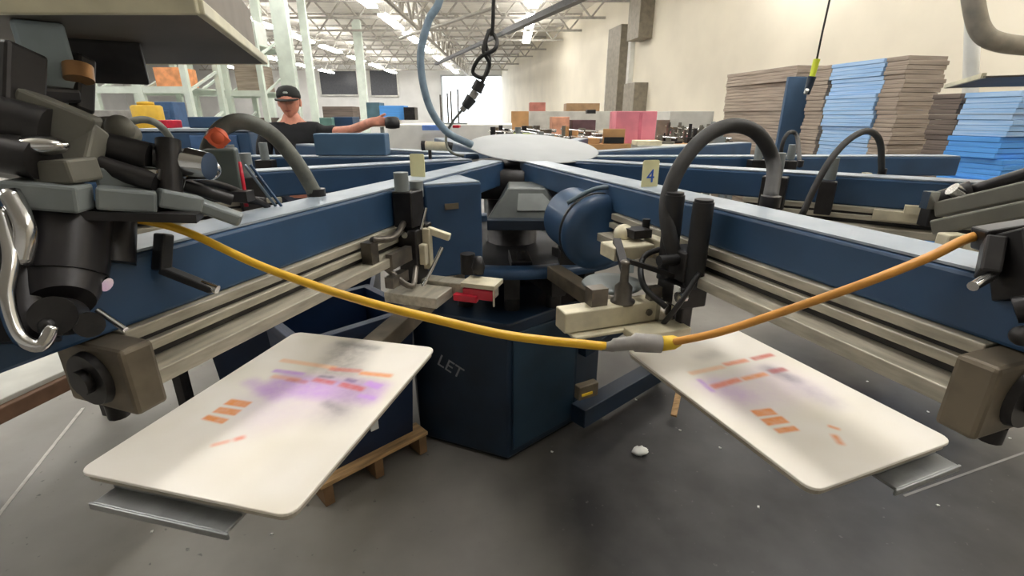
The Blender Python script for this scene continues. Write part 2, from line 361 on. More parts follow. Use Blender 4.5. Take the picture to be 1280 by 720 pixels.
# ------------------------------------------------------------------ the press
HUB = Vector((0, 2.49, 0))
BT, BH, BW = 1.31, .095, .11        # beam top, height, width
AG = 'blue radial print arms of the carousel press'
def side(n): return 1 if n >= 0 else -1
def arm(th, label, hose=None, plate=None, carriage=None, r0=.26, r1=2.25, endblock=True, carr_side=1, re=1.94, BH=BH):
    rails = (carr_side,); rm, rl = (1.1 + re) / 2, re - 1.1
    t = thing('printing_station', label, 'press station', HUB, R(th), AG)
    b = MB(); zc = BT - BH / 2
    b.box(((r0 + r1) / 2, 0, zc - .0015), (r1 - r0, BW, BH - .003)); b.build('beam', blue, t, bevel=.006)
    MB().box(((r0 + r1) / 2, 0, BT + .0005), (r1 - r0 - .008, BW - .01, .004)).build('beam_top', glare_dust, t, label='pale dusty top of the beam with glare painted in')
    for s in rails:
        b = MB(); y = s * BW / 2; z0 = BT - BH
        # stepped extrusion: two ribs with dark slots and a broad lower flange
        b.box((rm, y * .7, z0 - .04), (rl, .03, .08))
        b.box((rm, y + s * .002, z0 - .009), (rl, .022, .018)); b.box((rm, y + s * .006, z0 - .034), (rl, .026, .016))
        b.box((rm, y + s * .022, z0 - .068), (rl, .07, .024))
        b.build('slide_rail', alu, t, bevel=.002)
        b = MB(); b.box((rm, y - s * .004, z0 - .0215), (rl - .01, .02, .009)); b.box((rm, y - s * .002, z0 - .049), (rl - .01, .02, .012)); b.build('rail_slot', dark, t)
    if endblock:
        b = MB()
        for s in rails:
            y = s * (BW / 2 - .0)
            b.prism([(re, y - .07), (re + .045, y - .07), (re + .045, y + .07), (re, y + .07)], BT - BH - .102, BT - BH - .002)
        eb = b.build('end_block', alud, t, bevel=.006)
        b = MB()
        for s in rails:
            y = s * (BW / 2 - .0)
            b.cyl((re + .04, y, BT - BH - .052), (re + .055, y, BT - BH - .052), .042, .038, 24); b.cyl((re + .055, y, BT - BH - .052), (re + .065, y, BT - BH - .052), .018, n=12)
            b.cyl((re + .03, y, BT - BH - .102), (re + .03, y, BT - BH - .125), .014, n=12)
        b.build('bearing_cap', dark, eb)
    if hose:
        rad, hm, pts = hose; Mi = (Matrix.Translation(HUB) @ Matrix.Rotation(R(th), 4, 'Z')).inverted()
        pts = [Mi @ p for p in pts]; ho = MB().tube(pts, rad, 14).build('hose', hm, t)
        MB().cyl(pts[-1] - Vector((0, 0, .004)), pts[-1] + Vector((0, 0, .02)), rad * 1.3, n=12).build('hose_fitting', dark, ho)
    if plate:
        rr, yy, txt = plate
        p = MB(); p.prism(rrect(-.026, 0, .026, .075, .006), -.002, .002, T=Matrix.Translation((rr, yy, BT)) @ Matrix.Rotation(R(90), 4, 'Z') @ Matrix.Rotation(R(90), 4, 'X'))
        pl = p.build('number_plate', yplate, t)
        if txt:
            text_mesh('numeral', txt, .052, inkblue, pl, Matrix.Translation((rr + .0026, yy, BT + .03)) @ Matrix.Rotation(R(90), 4, 'Z') @ Matrix.Rotation(R(90), 4, 'X'))
    if carriage: carriage(t, carr_side)
    return t

def carriage_right(t, s):
    """head with two black air cylinders, on the side s of the beam, r about 1.42"""
    r, y0 = 1.50, s * (BW / 2 + .055)
    b = MB(); b.box((r - .01, y0 - s * .008, 1.185), (.075, .06, .07)); b.box((r, y0, 1.12), (.09, .07, .05)); b.box((r - .03, y0 + s * .01, 1.06), (.035, .04, .12)); b.box((r + .03, y0 + s * .01, 1.06), (.022, .03, .11)); c = b.build('carriage', dark, t, bevel=.004)
    for dx, dy, top in ((-.045, .012, 1.335), (.03, -.004, 1.33)):
        MB().cyl((r + dx, y0 + s * dy, 1.14), (r + dx, y0 + s * dy, top), .0215, n=20).cyl((r + dx, y0 + s * dy, top), (r + dx, y0 + s * dy, top + .006), .019, n=20).build('air_cylinder', black, c)
    MB().box((r + .03, y0 + s * .037, 1.125), (.018, .004, .045)).build('white_label', white, c)
    b = MB(); b.cyl((r + .0, y0 + s * .0, 1.2), (r, y0 + s * .07, 1.2), .012, n=12); b.tube([(r - .04, y0, 1.22), (r - .07, y0 + s * .06, 1.19), (r - .02, y0 + s * .09, 1.14), (r + .03, y0 + s * .06, 1.1)], .007, 8); b.tube([(r + .05, y0, 1.18), (r + .06, y0 + s * .05, 1.12), (r + .02, y0 + s * .06, 1.05)], .006, 8); b.build('air_line', black, c)
    b = MB(); b.cyl((r + .0, y0 + s * .03, 1.0), (r, y0 + s * .03, 1.06), .018, n=14); b.box((r - .0, y0 + s * .045, 1.08), (.02, .03, .05)); b.cyl((r + .05, y0 + s * .03, 1.13), (r + .05, y0 + s * .05, 1.13), .012, n=10); b.build('bolt', chrome, c)
    # screen clamp bar reaching across towards the neighbouring arm
    rb, z = r - .03, 1.078
    b = MB(); b.box((rb, y0 + s * .15, z), (.05, .28, .048)); b.box((rb + .008, y0 + s * .14, z - .03), (.07, .27, .008)); b.box((rb + .07, y0 + s * .085, z - .028), (.055, .14, .02)); cb = b.build('clamp_bar', cream, t, bevel=.003)
    b = MB(); b.box((rb - .005, y0 + s * .20, z + .042), (.032, .04, .045)); b.lathe([(.028, 0), (.028, .006), (.02, .01), (.02, .04), (.01, .05), (.009, .09), (.013, .095), (.009, .1)], (rb, y0 + s * .135, z + .021), 20); b.box((rb + .01, y0 + s * .06, z + .03), (.02, .03, .05)); b.cyl((rb + .026, y0 + s * .08, z), (rb + .03, y0 + s * .08, z), .008, n=10)
    b.build('clamp_knob', steel, cb)
    b = MB(); b.box((rb - .10, y0 + s * .07, z + .115), (.07, .11, .034)); b.ball((rb - .15, y0 + s * .05, z + .14), .026); b.box((rb - .07, y0 - s * .01, z + .12), (.12, .03, .04)); b.build('cream_bracket', cream, cb, bevel=.004)
    b = MB(); b.beam((rb - .10, y0 + s * .10, z + .14), (rb - .0, y0 + s * .135, z + .1), .018, .014); b.box((rb - .12, y0 + s * .03, z + .15), (.05, .05, .02)); b.beam((rb, y0 + s * .13, z + .12), (rb + .02, y0 + .02 * s, z + .08), .016, .01); b.cyl((rb - .13, y0 + s * .0, z + .15), (rb - .13, y0 + s * .0, z + .18), .01, n=8); b.build('linkage', dark, cb)
    b = MB(); b.lathe([(.07, 0), (.075, .004), (.07, .01), (.04, .012)], (rb - .09, y0 + s * .11, z + .03), 28); b.build('round_plate', greyp, cb)
def carriage_left(t, s):
    r, y0 = 1.17, s * (BW / 2 + .035)
    b = MB(); b.box((r, y0, 1.255), (.07, .06, .10)); b.box((r + .01, y0 + s * .01, 1.12), (.06, .06, .16)); b.box((r - .03, y0 + s * .03, 1.16), (.035, .03, .1)); c = b.build('carriage', dark, t, bevel=.004)
    MB().cyl((r + .012, y0 - .01 * s, 1.30), (r + .012, y0 - .01 * s, 1.355), .02, n=20).build('air_cylinder', greyp, c); MB().cyl((r - .05, y0, 1.28), (r - .05, y0, 1.325), .02, n=18).build('air_cylinder', greyp, c)
    b = MB(); b.box((r - .005, y0 + s * .05, 1.14), (.02, .024, .12)); b.beam((r - .01, y0 + s * .05, 1.195), (r - .02, y0 + s * .115, 1.175), .02, .02); b.box((r + .02, y0 + s * .05, 1.13), (.02, .02, .06)); b.build('cream_clamp', cream, c, bevel=.003)
    b = MB(); b.cyl((r - .0, y0 + s * .10, 1.15), (r + .05, y0 + s * .05, 1.03), .006, n=8); b.cyl((r - .0, y0 + s * .055, 1.26), (r + .01, y0 + s * .04, 1.2), .005, n=8); b.ball((r + .05, y0 + s * .05, 1.03), .012); b.cyl((r + .03, y0 + .01, 1.13), (r + .05, y0 + .01, 1.13), .014, n=12); b.cyl((r + .035, y0 + .01, 1.19), (r + .05, y0 + .01, 1.19), .01, n=12); b.build('chrome_lever', chrome, c)
    b = MB(); b.tube([(r + .03, y0, 1.22), (r + .12, y0 + s * .02, 1.2), (r + .2, y0 + s * .01, 1.21)], .009, 8); b.tube([(r + .03, y0 + s * .03, 1.1), (r + .1, y0 + s * .05, 1.06), (r + .14, y0 + s * .0, 1.12)], .008, 8); b.box((r + .2, y0 + s * .0, 1.17), (.03, .03, .07)); b.box((r + .1, y0 + s * .02, 1.14), (.1, .02, .04)); b.box((r + .12, y0 + s * .02, 1.085), (.08, .025, .03)); b.build('linkage', steel, c)
    b = MB(); b.box((r + .0, y0 + s * .13, 1.035), (.05, .26, .04)); b.box((r + .08, y0 + s * .06, 1.03), (.1, .16, .03)); cb = b.build('clamp_bar', alu, t, bevel=.003)
    b = MB(); b.box((r + .015, y0 + s * .225, 1.062), (.07, .10, .012)); b.box((r + .05, y0 + s * .273, 1.035), (.004, .004, .05)); b.build('cream_cap', cream, cb)
    b = MB(); b.box((r + .04, y0 + s * .225, 1.038), (.02, .09, .03)); b.box((r + .05, y0 + s * .19, 1.026), (.02, .07, .02)); b.build('red_grip', redp, cb, bevel=.003)
    b = MB(); b.cyl((r - .06, y0 + s * .15, 1.06), (r - .06, y0 + s * .15, 1.12), .022, n=16); b.lathe([(.015, 0), (.02, .02), (.012, .05)], (r - .02, y0 + s * .2, 1.075), 12); b.build('clamp_knob', dark, cb)
def carriage_far(t, s):
    r, y0 = 1.2, s * (BW / 2 + .04)
    MB().box((r + .16, y0, 1.24), (.05, .05, .11)).build('rear_carriage', dark, t, bevel=.004); b = MB(); b.box((r, y0, 1.24), (.08, .06, .12)); c = b.build('carriage', dark, t, bevel=.004)
    MB().cyl((r, y0, 1.3), (r, y0, 1.38), .02, n=14).build('air_cylinder', greyp, c); MB().cyl((r + .16, y0, 1.3), (r + .16, y0, 1.37), .018, n=14).build('air_cylinder', greyp, c)
    b = MB(); b.box((r + .45, y0 + s * .0, 1.2), (.3, .03, .03)); b.box((r + .4, y0 + s * .01, 1.225), (.05, .03, .025)); b.box((r + .55, y0 + s * .01, 1.225), (.03, .03, .025)); b.build('slide_bar', cream, c)

# hose: (r of foot on beam, height, span outward, radius, material, sideways shift)
RA = arm(289.2, 'blue print arm with a 4 plate, right of the press centre, nearest on that side', hose=(.017, hosem, [at(846, 330, 1.04), at(836, 290, 1.06), at(834, 250, 1.09), at(850, 208, 1.12), at(880, 172, 1.16), at(915, 157, 1.2), at(948, 168, 1.22), at(967, 205, 1.22), atz(962, 256, BT)]), plate=(1.18, .0, '4'), carriage=carriage_right, carr_side=-1, re=2.03, BH=.084)
LA = arm(251.2, BH=.104, label='blue print arm reaching to the bottom left behind the near print head', plate=(.93, -.01, None), carriage=carriage_left, carr_side=1, hose=(.0175, hoseg, [at(255, 225, 1.05), at(262, 185, 1.07), at(278, 160, 1.1), at(305, 152, 1.12), at(340, 168, 1.15), at(372, 205, 1.18), atz(396, 246, BT)]))
arm(325.2, 'second blue print arm on the right, thin hose looped over it', hose=(.010, hosem, [at(1003, 268, 1.5), at(1018, 235, 1.52), at(1038, 200, 1.55), at(1062, 174, 1.6), at(1085, 164, 1.65), at(1100, 178, 1.68), atz(1102, 218, BT)]), carriage=carriage_far, carr_side=-1)
arm(1.2, 'third blue print arm on the right, in front of the cardboard stacks', hose=(.009, hosem, [at(975, 205, 2.3), at(978, 180, 2.3), at(986, 166, 2.32), at(996, 170, 2.34), atz(1000, 207, BT)]), carriage=carriage_far, carr_side=-1)
arm(37.2, 'fourth blue print arm on the right, just below the pink carton', carriage=None)
arm(73.2, 'rear blue print arm right of the white disc', carriage=None)
arm(215.2, 'second blue print arm on the left, passing behind the near left hose', hose=(.012, hoseg, [at(148, 168, 1.7), at(165, 152, 1.72), at(188, 151, 1.75), at(208, 166, 1.78), atz(232, 205, BT)]), carriage=carriage_far, carr_side=1)
arm(179.2, 'third blue print arm on the left, in front of the man', carriage=carriage_far, carr_side=1)
arm(143.2, 'fourth blue print arm on the left, behind the one before the man', carriage=None, r1=1.9)
arm(107.2, 'rear blue print arm left of the white disc', carriage=None)

# --- centre of the press
P = thing('screen_printing_press', 'dark blue cabinet and hub in the centre of the carousel press', 'printing press', (HUB.x, HUB.y, 0))
Pi = Vector(HUB)
def L3(p): p = Vector(p); return (p.x - Pi.x, p.y - Pi.y, p.z)
# octagon-ish base cabinet: corner towards camera at (635,578)
c0 = atz(635, 578, 0); 
cl = atz(540, 560, 0); cr_ = atz(717, 530, 0)
poly = [(c0.x - Pi.x, c0.y - Pi.y), (cr_.x - Pi.x, cr_.y - Pi.y), (.48, -.1), (.36, .36), (-.36, .36), (-.55, -.1), (-.45, -.5)]
MB().prism(poly, .02, .69).build('base_cabinet', dblue, P, bevel=.008)
MB().prism([(p[0] * 1.0, p[1] * 1.0 + .02) for p in poly], 0, .03).build('plinth', black, P)
a2 = Vector((poly[0][0], poly[0][1], 0)); b2 = Vector((poly[1][0], poly[1][1], 0)); dn = (b2 - a2).normalized(); nn = Vector((dn.y, -dn.x, 0))
b = MB(); mid = (a2 + b2) / 2 + nn * .004; b.box((mid.x, mid.y, .35), ((b2 - a2).length - .05, .012, .58), math.atan2(dn.y, dn.x)); b.build('access_panel', mat('panel_blue', (22, 46, 64), .5, 0, .15, 5), P, bevel=.004)
# lettering on the left face
a3 = Vector((poly[6][0], poly[6][1], 0)); dl = (a2 - a3).normalized(); nl = Vector((dl.y, -dl.x, 0))
lt = a2.lerp(a3, .60) + nl * .003
MT = Matrix.Translation((lt.x, lt.y, .435)) @ Matrix.Rotation(math.atan2(dl.y, dl.x), 4, 'Z') @ Matrix.Rotation(R(90), 4, 'X') @ Matrix.Rotation(R(-24), 4, 'Z')
text_mesh('lettering', 'LET', .085, mat('worn_silver_lettering', (140, 142, 146), .5, .2), P, MT)
# feet frame on the right of the base
b = MB(); q0 = L3(atz(722, 520, .12)); q1 = L3(atz(835, 455, .12)); b.beam(q0, q1, .09, .10); b.beam((q0[0] + .02, q0[1] + .1, .42), (q1[0] + .0, q1[1] + .1, .5), .05, .05); b.beam((q1[0] - .05, q1[1] + .03, .0), (q1[0] - .05, q1[1] + .03, .7), .05, .05)
b.build('frame_foot', dblue, P, bevel=.004)
# pneumatic valve in a recess
b = MB(); v0 = Vector(L3(at(733, 487, 1.95))); b.box(v0, (.11, .04, .07), .5); vb = b.build('valve_block', alud, P, bevel=.004)
MB().box(v0 + Vector((0, -.024, -.008)), (.06, .008, .012), .5).build('yellow_strip', ysleeve, vb)
# column, carousel plate
MB().lathe([(.17, .69), (.17, .8), (.13, .82), (.13, 1.24)], (0, 0, 0), 32).build('hub_column', dark, P)
MB().lathe([(.55, .865), (.62, .865), (.64, .872), (.64, .905), (.62, .912), (.57, .912), (.55, .90), (.55, .865)], (0, 0, 0), 64).build('carousel_rim', blue, P)
MB().lathe([(.3, .85), (.56, .85), (.56, .87), (.3, .88)], (0, 0, 0), 48).build('carousel_plate', black, P)
for k in range(10):
    b = MB(); a = R(256.5 + 36 * k - 18); v = Vector((math.cos(a), math.sin(a), 0)); b.box(v * .44 + Vector((0, 0, .895)), (.2, .09, .05), a); b.cyl(v * .5 + Vector((0, 0, .9)), v * .5 + Vector((0, 0, .96)), .02, n=10); b.build('plate_bracket', dark, P, bevel=.004)
b = MB()
for a in (-115, -90, -68, -50, -135): 
    v = Vector((math.cos(R(a)), math.sin(R(a)), 0)); b.box(v * .42 + Vector((0, 0, .8)), (.26, .07, .1), R(a)); b.cyl(v * .5 + Vector((0, 0, .69)), v * .5 + Vector((0, 0, .86)), .035, n=12)
b.build('indexer', dark, P, bevel=.004)
# hub ring between arms under the disc
MB().lathe([(.30, 1.14), (.33, 1.15), (.33, 1.27), (.2, 1.29)], (0, 0, 0), 40).build('hub_ring', dark, P)
# gear cover: sloping grey hood facing the camera
g = Vector(L3(at(662, 262, 1.9)))
b = MB(); zb, zt = g.z - .03, g.z + .085
b.add([(g.x - .17, g.y - .06, zb), (g.x + .15, g.y - .06, zb), (g.x + .13, g.y + .2, zb), (g.x - .15, g.y + .2, zb), (g.x - .085, g.y + .0, zt), (g.x + .06, g.y + .0, zt), (g.x + .06, g.y + .2, zt), (g.x - .085, g.y + .2, zt)],
      [(0, 1, 5, 4), (1, 2, 6, 5), (2, 3, 7, 6), (3, 0, 4, 7), (4, 5, 6, 7), (3, 2, 1, 0)])
gc = b.build('gear_cover', mat('hood_grey', (96, 100, 98), .4, .2, .12, 7), P, bevel=.006)
b = MB(); b.box((g.x - .0, g.y - .07, zb - .012), (.33, .06, .04)); b.build('cover_lip', dblue, gc, bevel=.004)
b = MB(); b.add([(g.x - .05, g.y - .048, zb + .035), (g.x + .11, g.y - .048, zb + .035), (g.x + .05, g.y - .014, zt - .02), (g.x - .045, g.y - .014, zt - .02), (g.x - .05, g.y - .04, zb + .03), (g.x + .11, g.y - .04, zb + .03), (g.x + .05, g.y - .008, zt - .02), (g.x - .045, g.y - .008, zt - .02)], [(0, 1, 2, 3), (4, 7, 6, 5), (0, 4, 5, 1), (1, 5, 6, 2), (2, 6, 7, 3), (3, 7, 4, 0)]); b.build('cover_plate', mat('plate_grey', (150, 154, 152), .4, .2), gc)
b = MB(); b.box((g.x + .2, g.y + .0, g.z - .03), (.13, .1, .17), -.5); b.box((g.x + .2, g.y + .0, g.z + .06), (.15, .12, .012), -.5); b.build('side_bracket', bluegrey, P, bevel=.004)
# drive motor
mo = Vector(L3(at(742, 288, 1.50))); ax = Vector((.30, -.94, -.06)).normalized()
b = MB(); b.cyl(mo - ax * .17, mo + ax * .02, .104, n=40); mm = b.build('drive_motor', blue, P, bevel=.004)
T = Matrix.Translation(mo + ax * .02) @ ax.to_track_quat('Z', 'Y').to_matrix().to_4x4()
MB().lathe([(.116, -.012), (.12, -.004), (.12, .01), (.112, .028), (.08, .036), (.0, .038)], n=40, T=T).build('fan_cover', blue, mm)
MB().lathe([(.122, -.018), (.122, -.010)], n=40, T=T).build('rubber_band', black, mm)
up = Vector((0, 0, 1)); b = MB(); b.tube([mo + ax * -.0 + Vector((-.09, -.02, .09)), mo + Vector((-.0, -.02, .135)), mo + Vector((.10, .0, .13)), mo + Vector((.12, .02, .10))], .007, 8); b.build('belt_guard', bluegrey, mm)
MB().box(mo - ax * .12 + Vector((-.0, 0, -.12)), (.12, .08, .05)).build('motor_mount', dark, mm)
# control box hung beside the left arm
A = at(530, 232, 1.48); Bp = at(602, 228, 1.56); dx = Vector((Bp.x - A.x, Bp.y - A.y, 0)); ln_ = dx.length; dxn = dx.normalized(); nb = Vector((-dxn.y, dxn.x, 0))
cc = A + dx / 2 + nb * .10; b = MB(); b.box(L3((cc.x, cc.y, 1.15)), (ln_, .2, .30), math.atan2(dx.y, dx.x)); cbx = b.build('control_box', blue, P, bevel=.006)
MB().box(L3((cc.x, cc.y, 1.302)), (ln_ - .01, .19, .004), math.atan2(dx.y, dx.x)).build('box_top', glare_dust, cbx)
cf = A + dx * .45 - nb * .002; MB().box(L3((cf.x, cf.y, 1.232)), (.045, .004, .018), math.atan2(dx.y, dx.x)).build('nameplate', alud, cbx)
# tilted disc on top
MB().lathe([(.0, 0), (.32, 0), (.325, .003), (.32, .006), (0, .008)], n=64, T=Matrix.Translation(Vector((.105, .0, 1.352))) @ Matrix.Rotation(R(8.5), 4, 'X') @ Matrix.Rotation(R(3), 4, 'Y')).build('top_disc', mat('disc_white', (176, 179, 180), .75, 0, .04, 3), P)
b = MB(); b.lathe([(.10, 1.27), (.10, 1.33)], (.08, 0, 0), 24); b.build('disc_boss', dark, P)
b = MB(); q = Vector(L3(at(545, 182, 2.3))); b.cyl(q - Vector((.05, 0, 0)), q + Vector((.055, 0, -.004)), .02, n=16); fl = b.build('air_filter', cream, P)
MB().cyl(q - Vector((.066, 0, 0)), q - Vector((.048, 0, 0)), .022, n=16).build('filter_cap', black, fl); MB().cyl(q + Vector((.052, 0, 0)), q + Vector((.075, 0, -.005)), .018, n=16).build('filter_cap', black, fl)
MB().cyl(q - Vector((.03, 0, .01)), (q.x - .03, q.y, BT - .03), .008, n=8).build('filter_stem', dark, fl)

# ------------------------------------------------------------------ pallets
PZ = .95
def pallet(name_label, th, cr, w_, l_, marks, z=PZ, lip=(-.12, .12), lipm=None):
    """th = outward angle, cr = radius of centre from the hub"""
    d = Vector((math.cos(R(th)), math.sin(R(th)), 0)); c = HP + d * cr
    t = thing('shirt_pallet', name_label, 'pallet', (c.x, c.y, z), R(th), 'shirt boards on the carousel')
    b = MB(); b.prism(rrect(-l_ / 2, -w_ / 2, l_ / 2, w_ / 2, .022), -.006, 0)
    bd = b.build('board', print_mat('inked_board', marks), t, bevel=.0015)
    b = MB(); b.prism(rrect(-l_ / 2 + .004, -w_ / 2 + .004, l_ / 2 - .004, w_ / 2 - .004, .02), -.016, -.0065); b.build('core', mat('board_core', (168, 160, 146), .6), t)
    b = MB(); b.box((l_ / 2 - .01, (lip[0] + lip[1]) / 2, -.038), (.06, lip[1] - lip[0], .006)); b.box((l_ / 2 + .021, (lip[0] + lip[1]) / 2, -.041), (.005, lip[1] - lip[0] + .01, .012)); b.box((l_ / 2 - .03, (lip[0] + lip[1]) / 2, -.026), (.03, lip[1] - lip[0], .02)); b.build('metal_lip', mat('lip_metal', (150, 152, 152), .38, .5, .15, 14), t, bevel=.002)
    b = MB(); b.box((-cr / 2 + .33, 0, -.05), (cr - .66, .06, .055)); b.box((0, 0, -.025), (.3, .1, .018)); b.build('pallet_arm', alud, t, bevel=.003)
    return t
HP = Vector((-.065, 2.49, 0))
def local(px, py, th, cr):
    d = Vector((math.cos(R(th)), math.sin(R(th)), 0)); c = HP + d * cr; p = atz(px, py, PZ) - c; p.z = 0
    y = Vector((-d.y, d.x, 0)); return p.dot(d), p.dot(y)
def S(th, cr, px0, py0, px1, py1, width, col, st, soft=.006):
    a = local(px0, py0, th, cr); c = local(px1, py1, th, cr)
    return ((a[0] + c[0]) / 2, (a[1] + c[1]) / 2, math.hypot(c[0] - a[0], c[1] - a[1]) / 2, width / 2, math.atan2(c[1] - a[1], c[0] - a[0]), col, st, soft)
LT, LR_ = 256.5, 1.67
or1, or2, rd, pu, gy = (244, 150, 62), (248, 182, 118), (214, 92, 70), (204, 150, 230), (120, 112, 126)
def sl(*a, **k): return S(LT, LR_, *a, **k)
stl = [sl(300, 520, 440, 480, .16, (222, 204, 226), .5, soft=.05), sl(335, 478, 478, 492, .085, pu, .75, soft=.022), sl(415, 530, 455, 470, .07, (150, 140, 150), .5, soft=.04),
       sl(445, 425, 415, 475, .10, (120, 116, 112), .7, soft=.04), sl(420, 428, 475, 436, .018, (110, 108, 104), .5, soft=.015),  # grey smudges: ink overspray with the arms' soft shadow painted in
       sl(351, 450, 420, 460, .016, or2, .6), sl(412, 461, 452, 464, .016, rd, .7), sl(450, 466, 490, 470, .016, or1, .85),
       sl(342, 463, 380, 468, .014, pu, .8), sl(340, 470, 375, 475, .015, or2, .6), sl(358, 474, 384, 478, .014, rd, .5),
       sl(392, 474, 418, 479, .016, rd, .75), sl(398, 470, 418, 472, .008, gy, .7), sl(425, 480, 455, 487, .018, rd, .8), sl(432, 474, 445, 477, .014, (122, 96, 150), .8),
       sl(458, 478, 476, 484, .02, pu, .9), sl(448, 494, 470, 498, .014, pu, .75), sl(405, 502, 430, 516, .02, gy, .5, soft=.012), sl(310, 475, 350, 500, .02, pu, .5, soft=.02),
       sl(284, 502, 311, 506, .021, or1, 1, soft=.004), sl(270, 512, 298, 516, .02, or1, 1, soft=.004), sl(256, 521, 282, 527, .016, or1, 1, soft=.004),
       sl(292, 550, 306, 546, .011, (240, 140, 110), .9), sl(264, 557, 288, 551, .008, (240, 150, 110), .7)]
pallet('cream shirt board with purple and orange ink ghosts, left of the press centre', LT, LR_, .405, .56, stl, lip=(-.155, .10))
RT, RR_ = 290.9, 1.70
def sr(*a, **k): return S(RT, RR_, *a, **k)
st_r = [sr(900, 500, 1000, 470, .14, (226, 206, 226), .55, soft=.05), sr(880, 475, 940, 500, .06, pu, .4, soft=.03), sr(955, 458, 1000, 478, .03, (120, 108, 130), .7, soft=.02), sr(1000, 480, 1050, 510, .04, (170, 156, 170), .5, soft=.03),
        sr(862, 467, 905, 458, .016, or2, .6), sr(905, 456, 934, 450, .016, (240, 140, 90), .85), sr(940, 449, 966, 443, .016, rd, .85),
        sr(890, 484, 925, 474, .018, (238, 128, 92), .9), sr(928, 474, 958, 467, .016, or1, .85), sr(962, 465, 982, 461, .018, (186, 88, 84), .85),
        sr(873, 474, 892, 490, .01, pu, .7), sr(942, 517, 968, 514, .022, or1, 1, soft=.004), sr(955, 528, 982, 524, .022, or1, 1, soft=.004), sr(970, 539, 996, 535, .015, or1, 1, soft=.004),
        sr(1035, 532, 1050, 537, .009, or1, .8, soft=.004), sr(1042, 543, 1052, 556, .012, or1, .8, soft=.006), sr(900, 440, 870, 448, .03, (180, 174, 164), .5, soft=.02)]
pallet('cream shirt board with orange numerals, right of the press centre', RT, RR_, .35, .52, st_r, lip=(.0, .165))

# ------------------------------------------------------------------ near left print head (on the end of the left arm)
H = thing('squeegee_unit', 'dark greasy print head under a tray at the left edge', 'press unit', (LA.location.x, LA.location.y, 0))
def l2(px, py, t): p = atd(px, py, t); return (p.x - H.location.x, p.y - H.location.y, p.z)
tz = CAMZ + .125
def onz(px, py, z): p = atz(px, py, z); return (p.x - H.location.x, p.y - H.location.y)
pa, pb = onz(250, 17, tz), onz(332, 80, tz)
ed = Vector((pb[0] - pa[0], pb[1] - pa[1])); en = Vector((-ed.y, ed.x)).normalized()
pd_ = (pa[0] - .62, pa[1] - .0); pc_ = (pb[0] - .62, pb[1])
b = MB(); b.prism([pa, pb, pc_, pd_], tz, tz + .003); tr = b.build('tray', mat('tray_underside', (96, 88, 78), .5, .3, .1, 5), H)
b = MB(); b.beam((pa[0], pa[1], tz + .008), (pd_[0], pd_[1], tz + .008), .012, .018); b.beam((pa[0], pa[1], tz + .008), (pb[0], pb[1], tz + .008), .012, .018); b.beam((pb[0], pb[1], tz + .008), (pc_[0], pc_[1], tz + .008), .012, .018); b.build('tray_rim', mat('rim_cream', (214, 208, 180), .5), tr, bevel=.002)
b = MB(); b.prism([(pa[0] - .012, pa[1] + .012), (pb[0] - .012, pb[1] - .012), (pc_[0] + .012, pc_[1] - .012), (pd_[0] + .012, pd_[1] + .012)], tz + .0035, tz + .12); b.build('tray_housing', mat('housing_brown', (120, 110, 98), .6, .05), tr, bevel=.004)
b = MB(); b.box(((pa[0] + pd_[0]) / 2 - .02, pa[1] + .004, tz + .07), (.56, .012, .09)); b.build('tray_cover', mat('housing_dark', (40, 36, 42), .5, .1), tr)
b = MB(); b.box(l2(62, 84, .70), (.056, .05, .115), .76); b.build('cover', mat('pale_blue_grey', (164, 180, 188), .5, .1, .1, 8), H, bevel=.005)
MB().beam(l2(80, 120, .68), l2(28, 112, .68), .06, .02).build('upright', dark, H, bevel=.005); MB().beam(l2(110, 50, .9), l2(112, 78, .85), .16, .08).build('upright', dark, H, bevel=.005); MB().beam(l2(100, 70, .72), l2(98, 140, .72), .028, .03).build('upright', dark, H, bevel=.005); MB().beam(l2(15, 60, .62), l2(10, 220, .62), .05, .05).build('upright', dark, H, bevel=.005); MB().beam(l2(130, 40, .95), l2(130, 85, .95), .04, .05).build('upright', dark, H, bevel=.005)
MB().cyl(l2(97, 82, .7), l2(99, 100, .7), .018, n=14).build('brass_fitting', mat('brass', (196, 150, 104), .35, .6), H)
MB().beam(l2(22, 130, .62), l2(118, 168, .66), .04, .045).build('casting', greenp, H, bevel=.004); MB().beam(l2(112, 160, .66), l2(98, 222, .64), .035, .03).build('casting', greenp, H, bevel=.004); MB().beam(l2(60, 215, .62), l2(108, 212, .62), .05, .03).build('casting', greenp, H, bevel=.004); MB().box(l2(75, 185, .68), (.06, .05, .06)).build('casting', greenp, H, bevel=.004); MB().ball(l2(140, 168, .78), .035, (1.2, 1, .8)).build('casting', greenp, H, bevel=.004); MB().ball(l2(150, 160, .76), .02).build('casting', greenp, H, bevel=.004)
b = MB(); b.beam(l2(14, 240, .60), l2(108, 248, .62), .04, .034); b.beam(l2(120, 246, .64), l2(196, 252, .68), .04, .03); b.beam(l2(196, 246, .68), l2(250, 256, .72), .04, .026); b.beam(l2(246, 255, .72), l2(302, 275, .75), .034, .018); b.beam(l2(120, 222, .66), l2(200, 222, .7), .03, .03); b.build('lever_plate', greyp, H, bevel=.004)
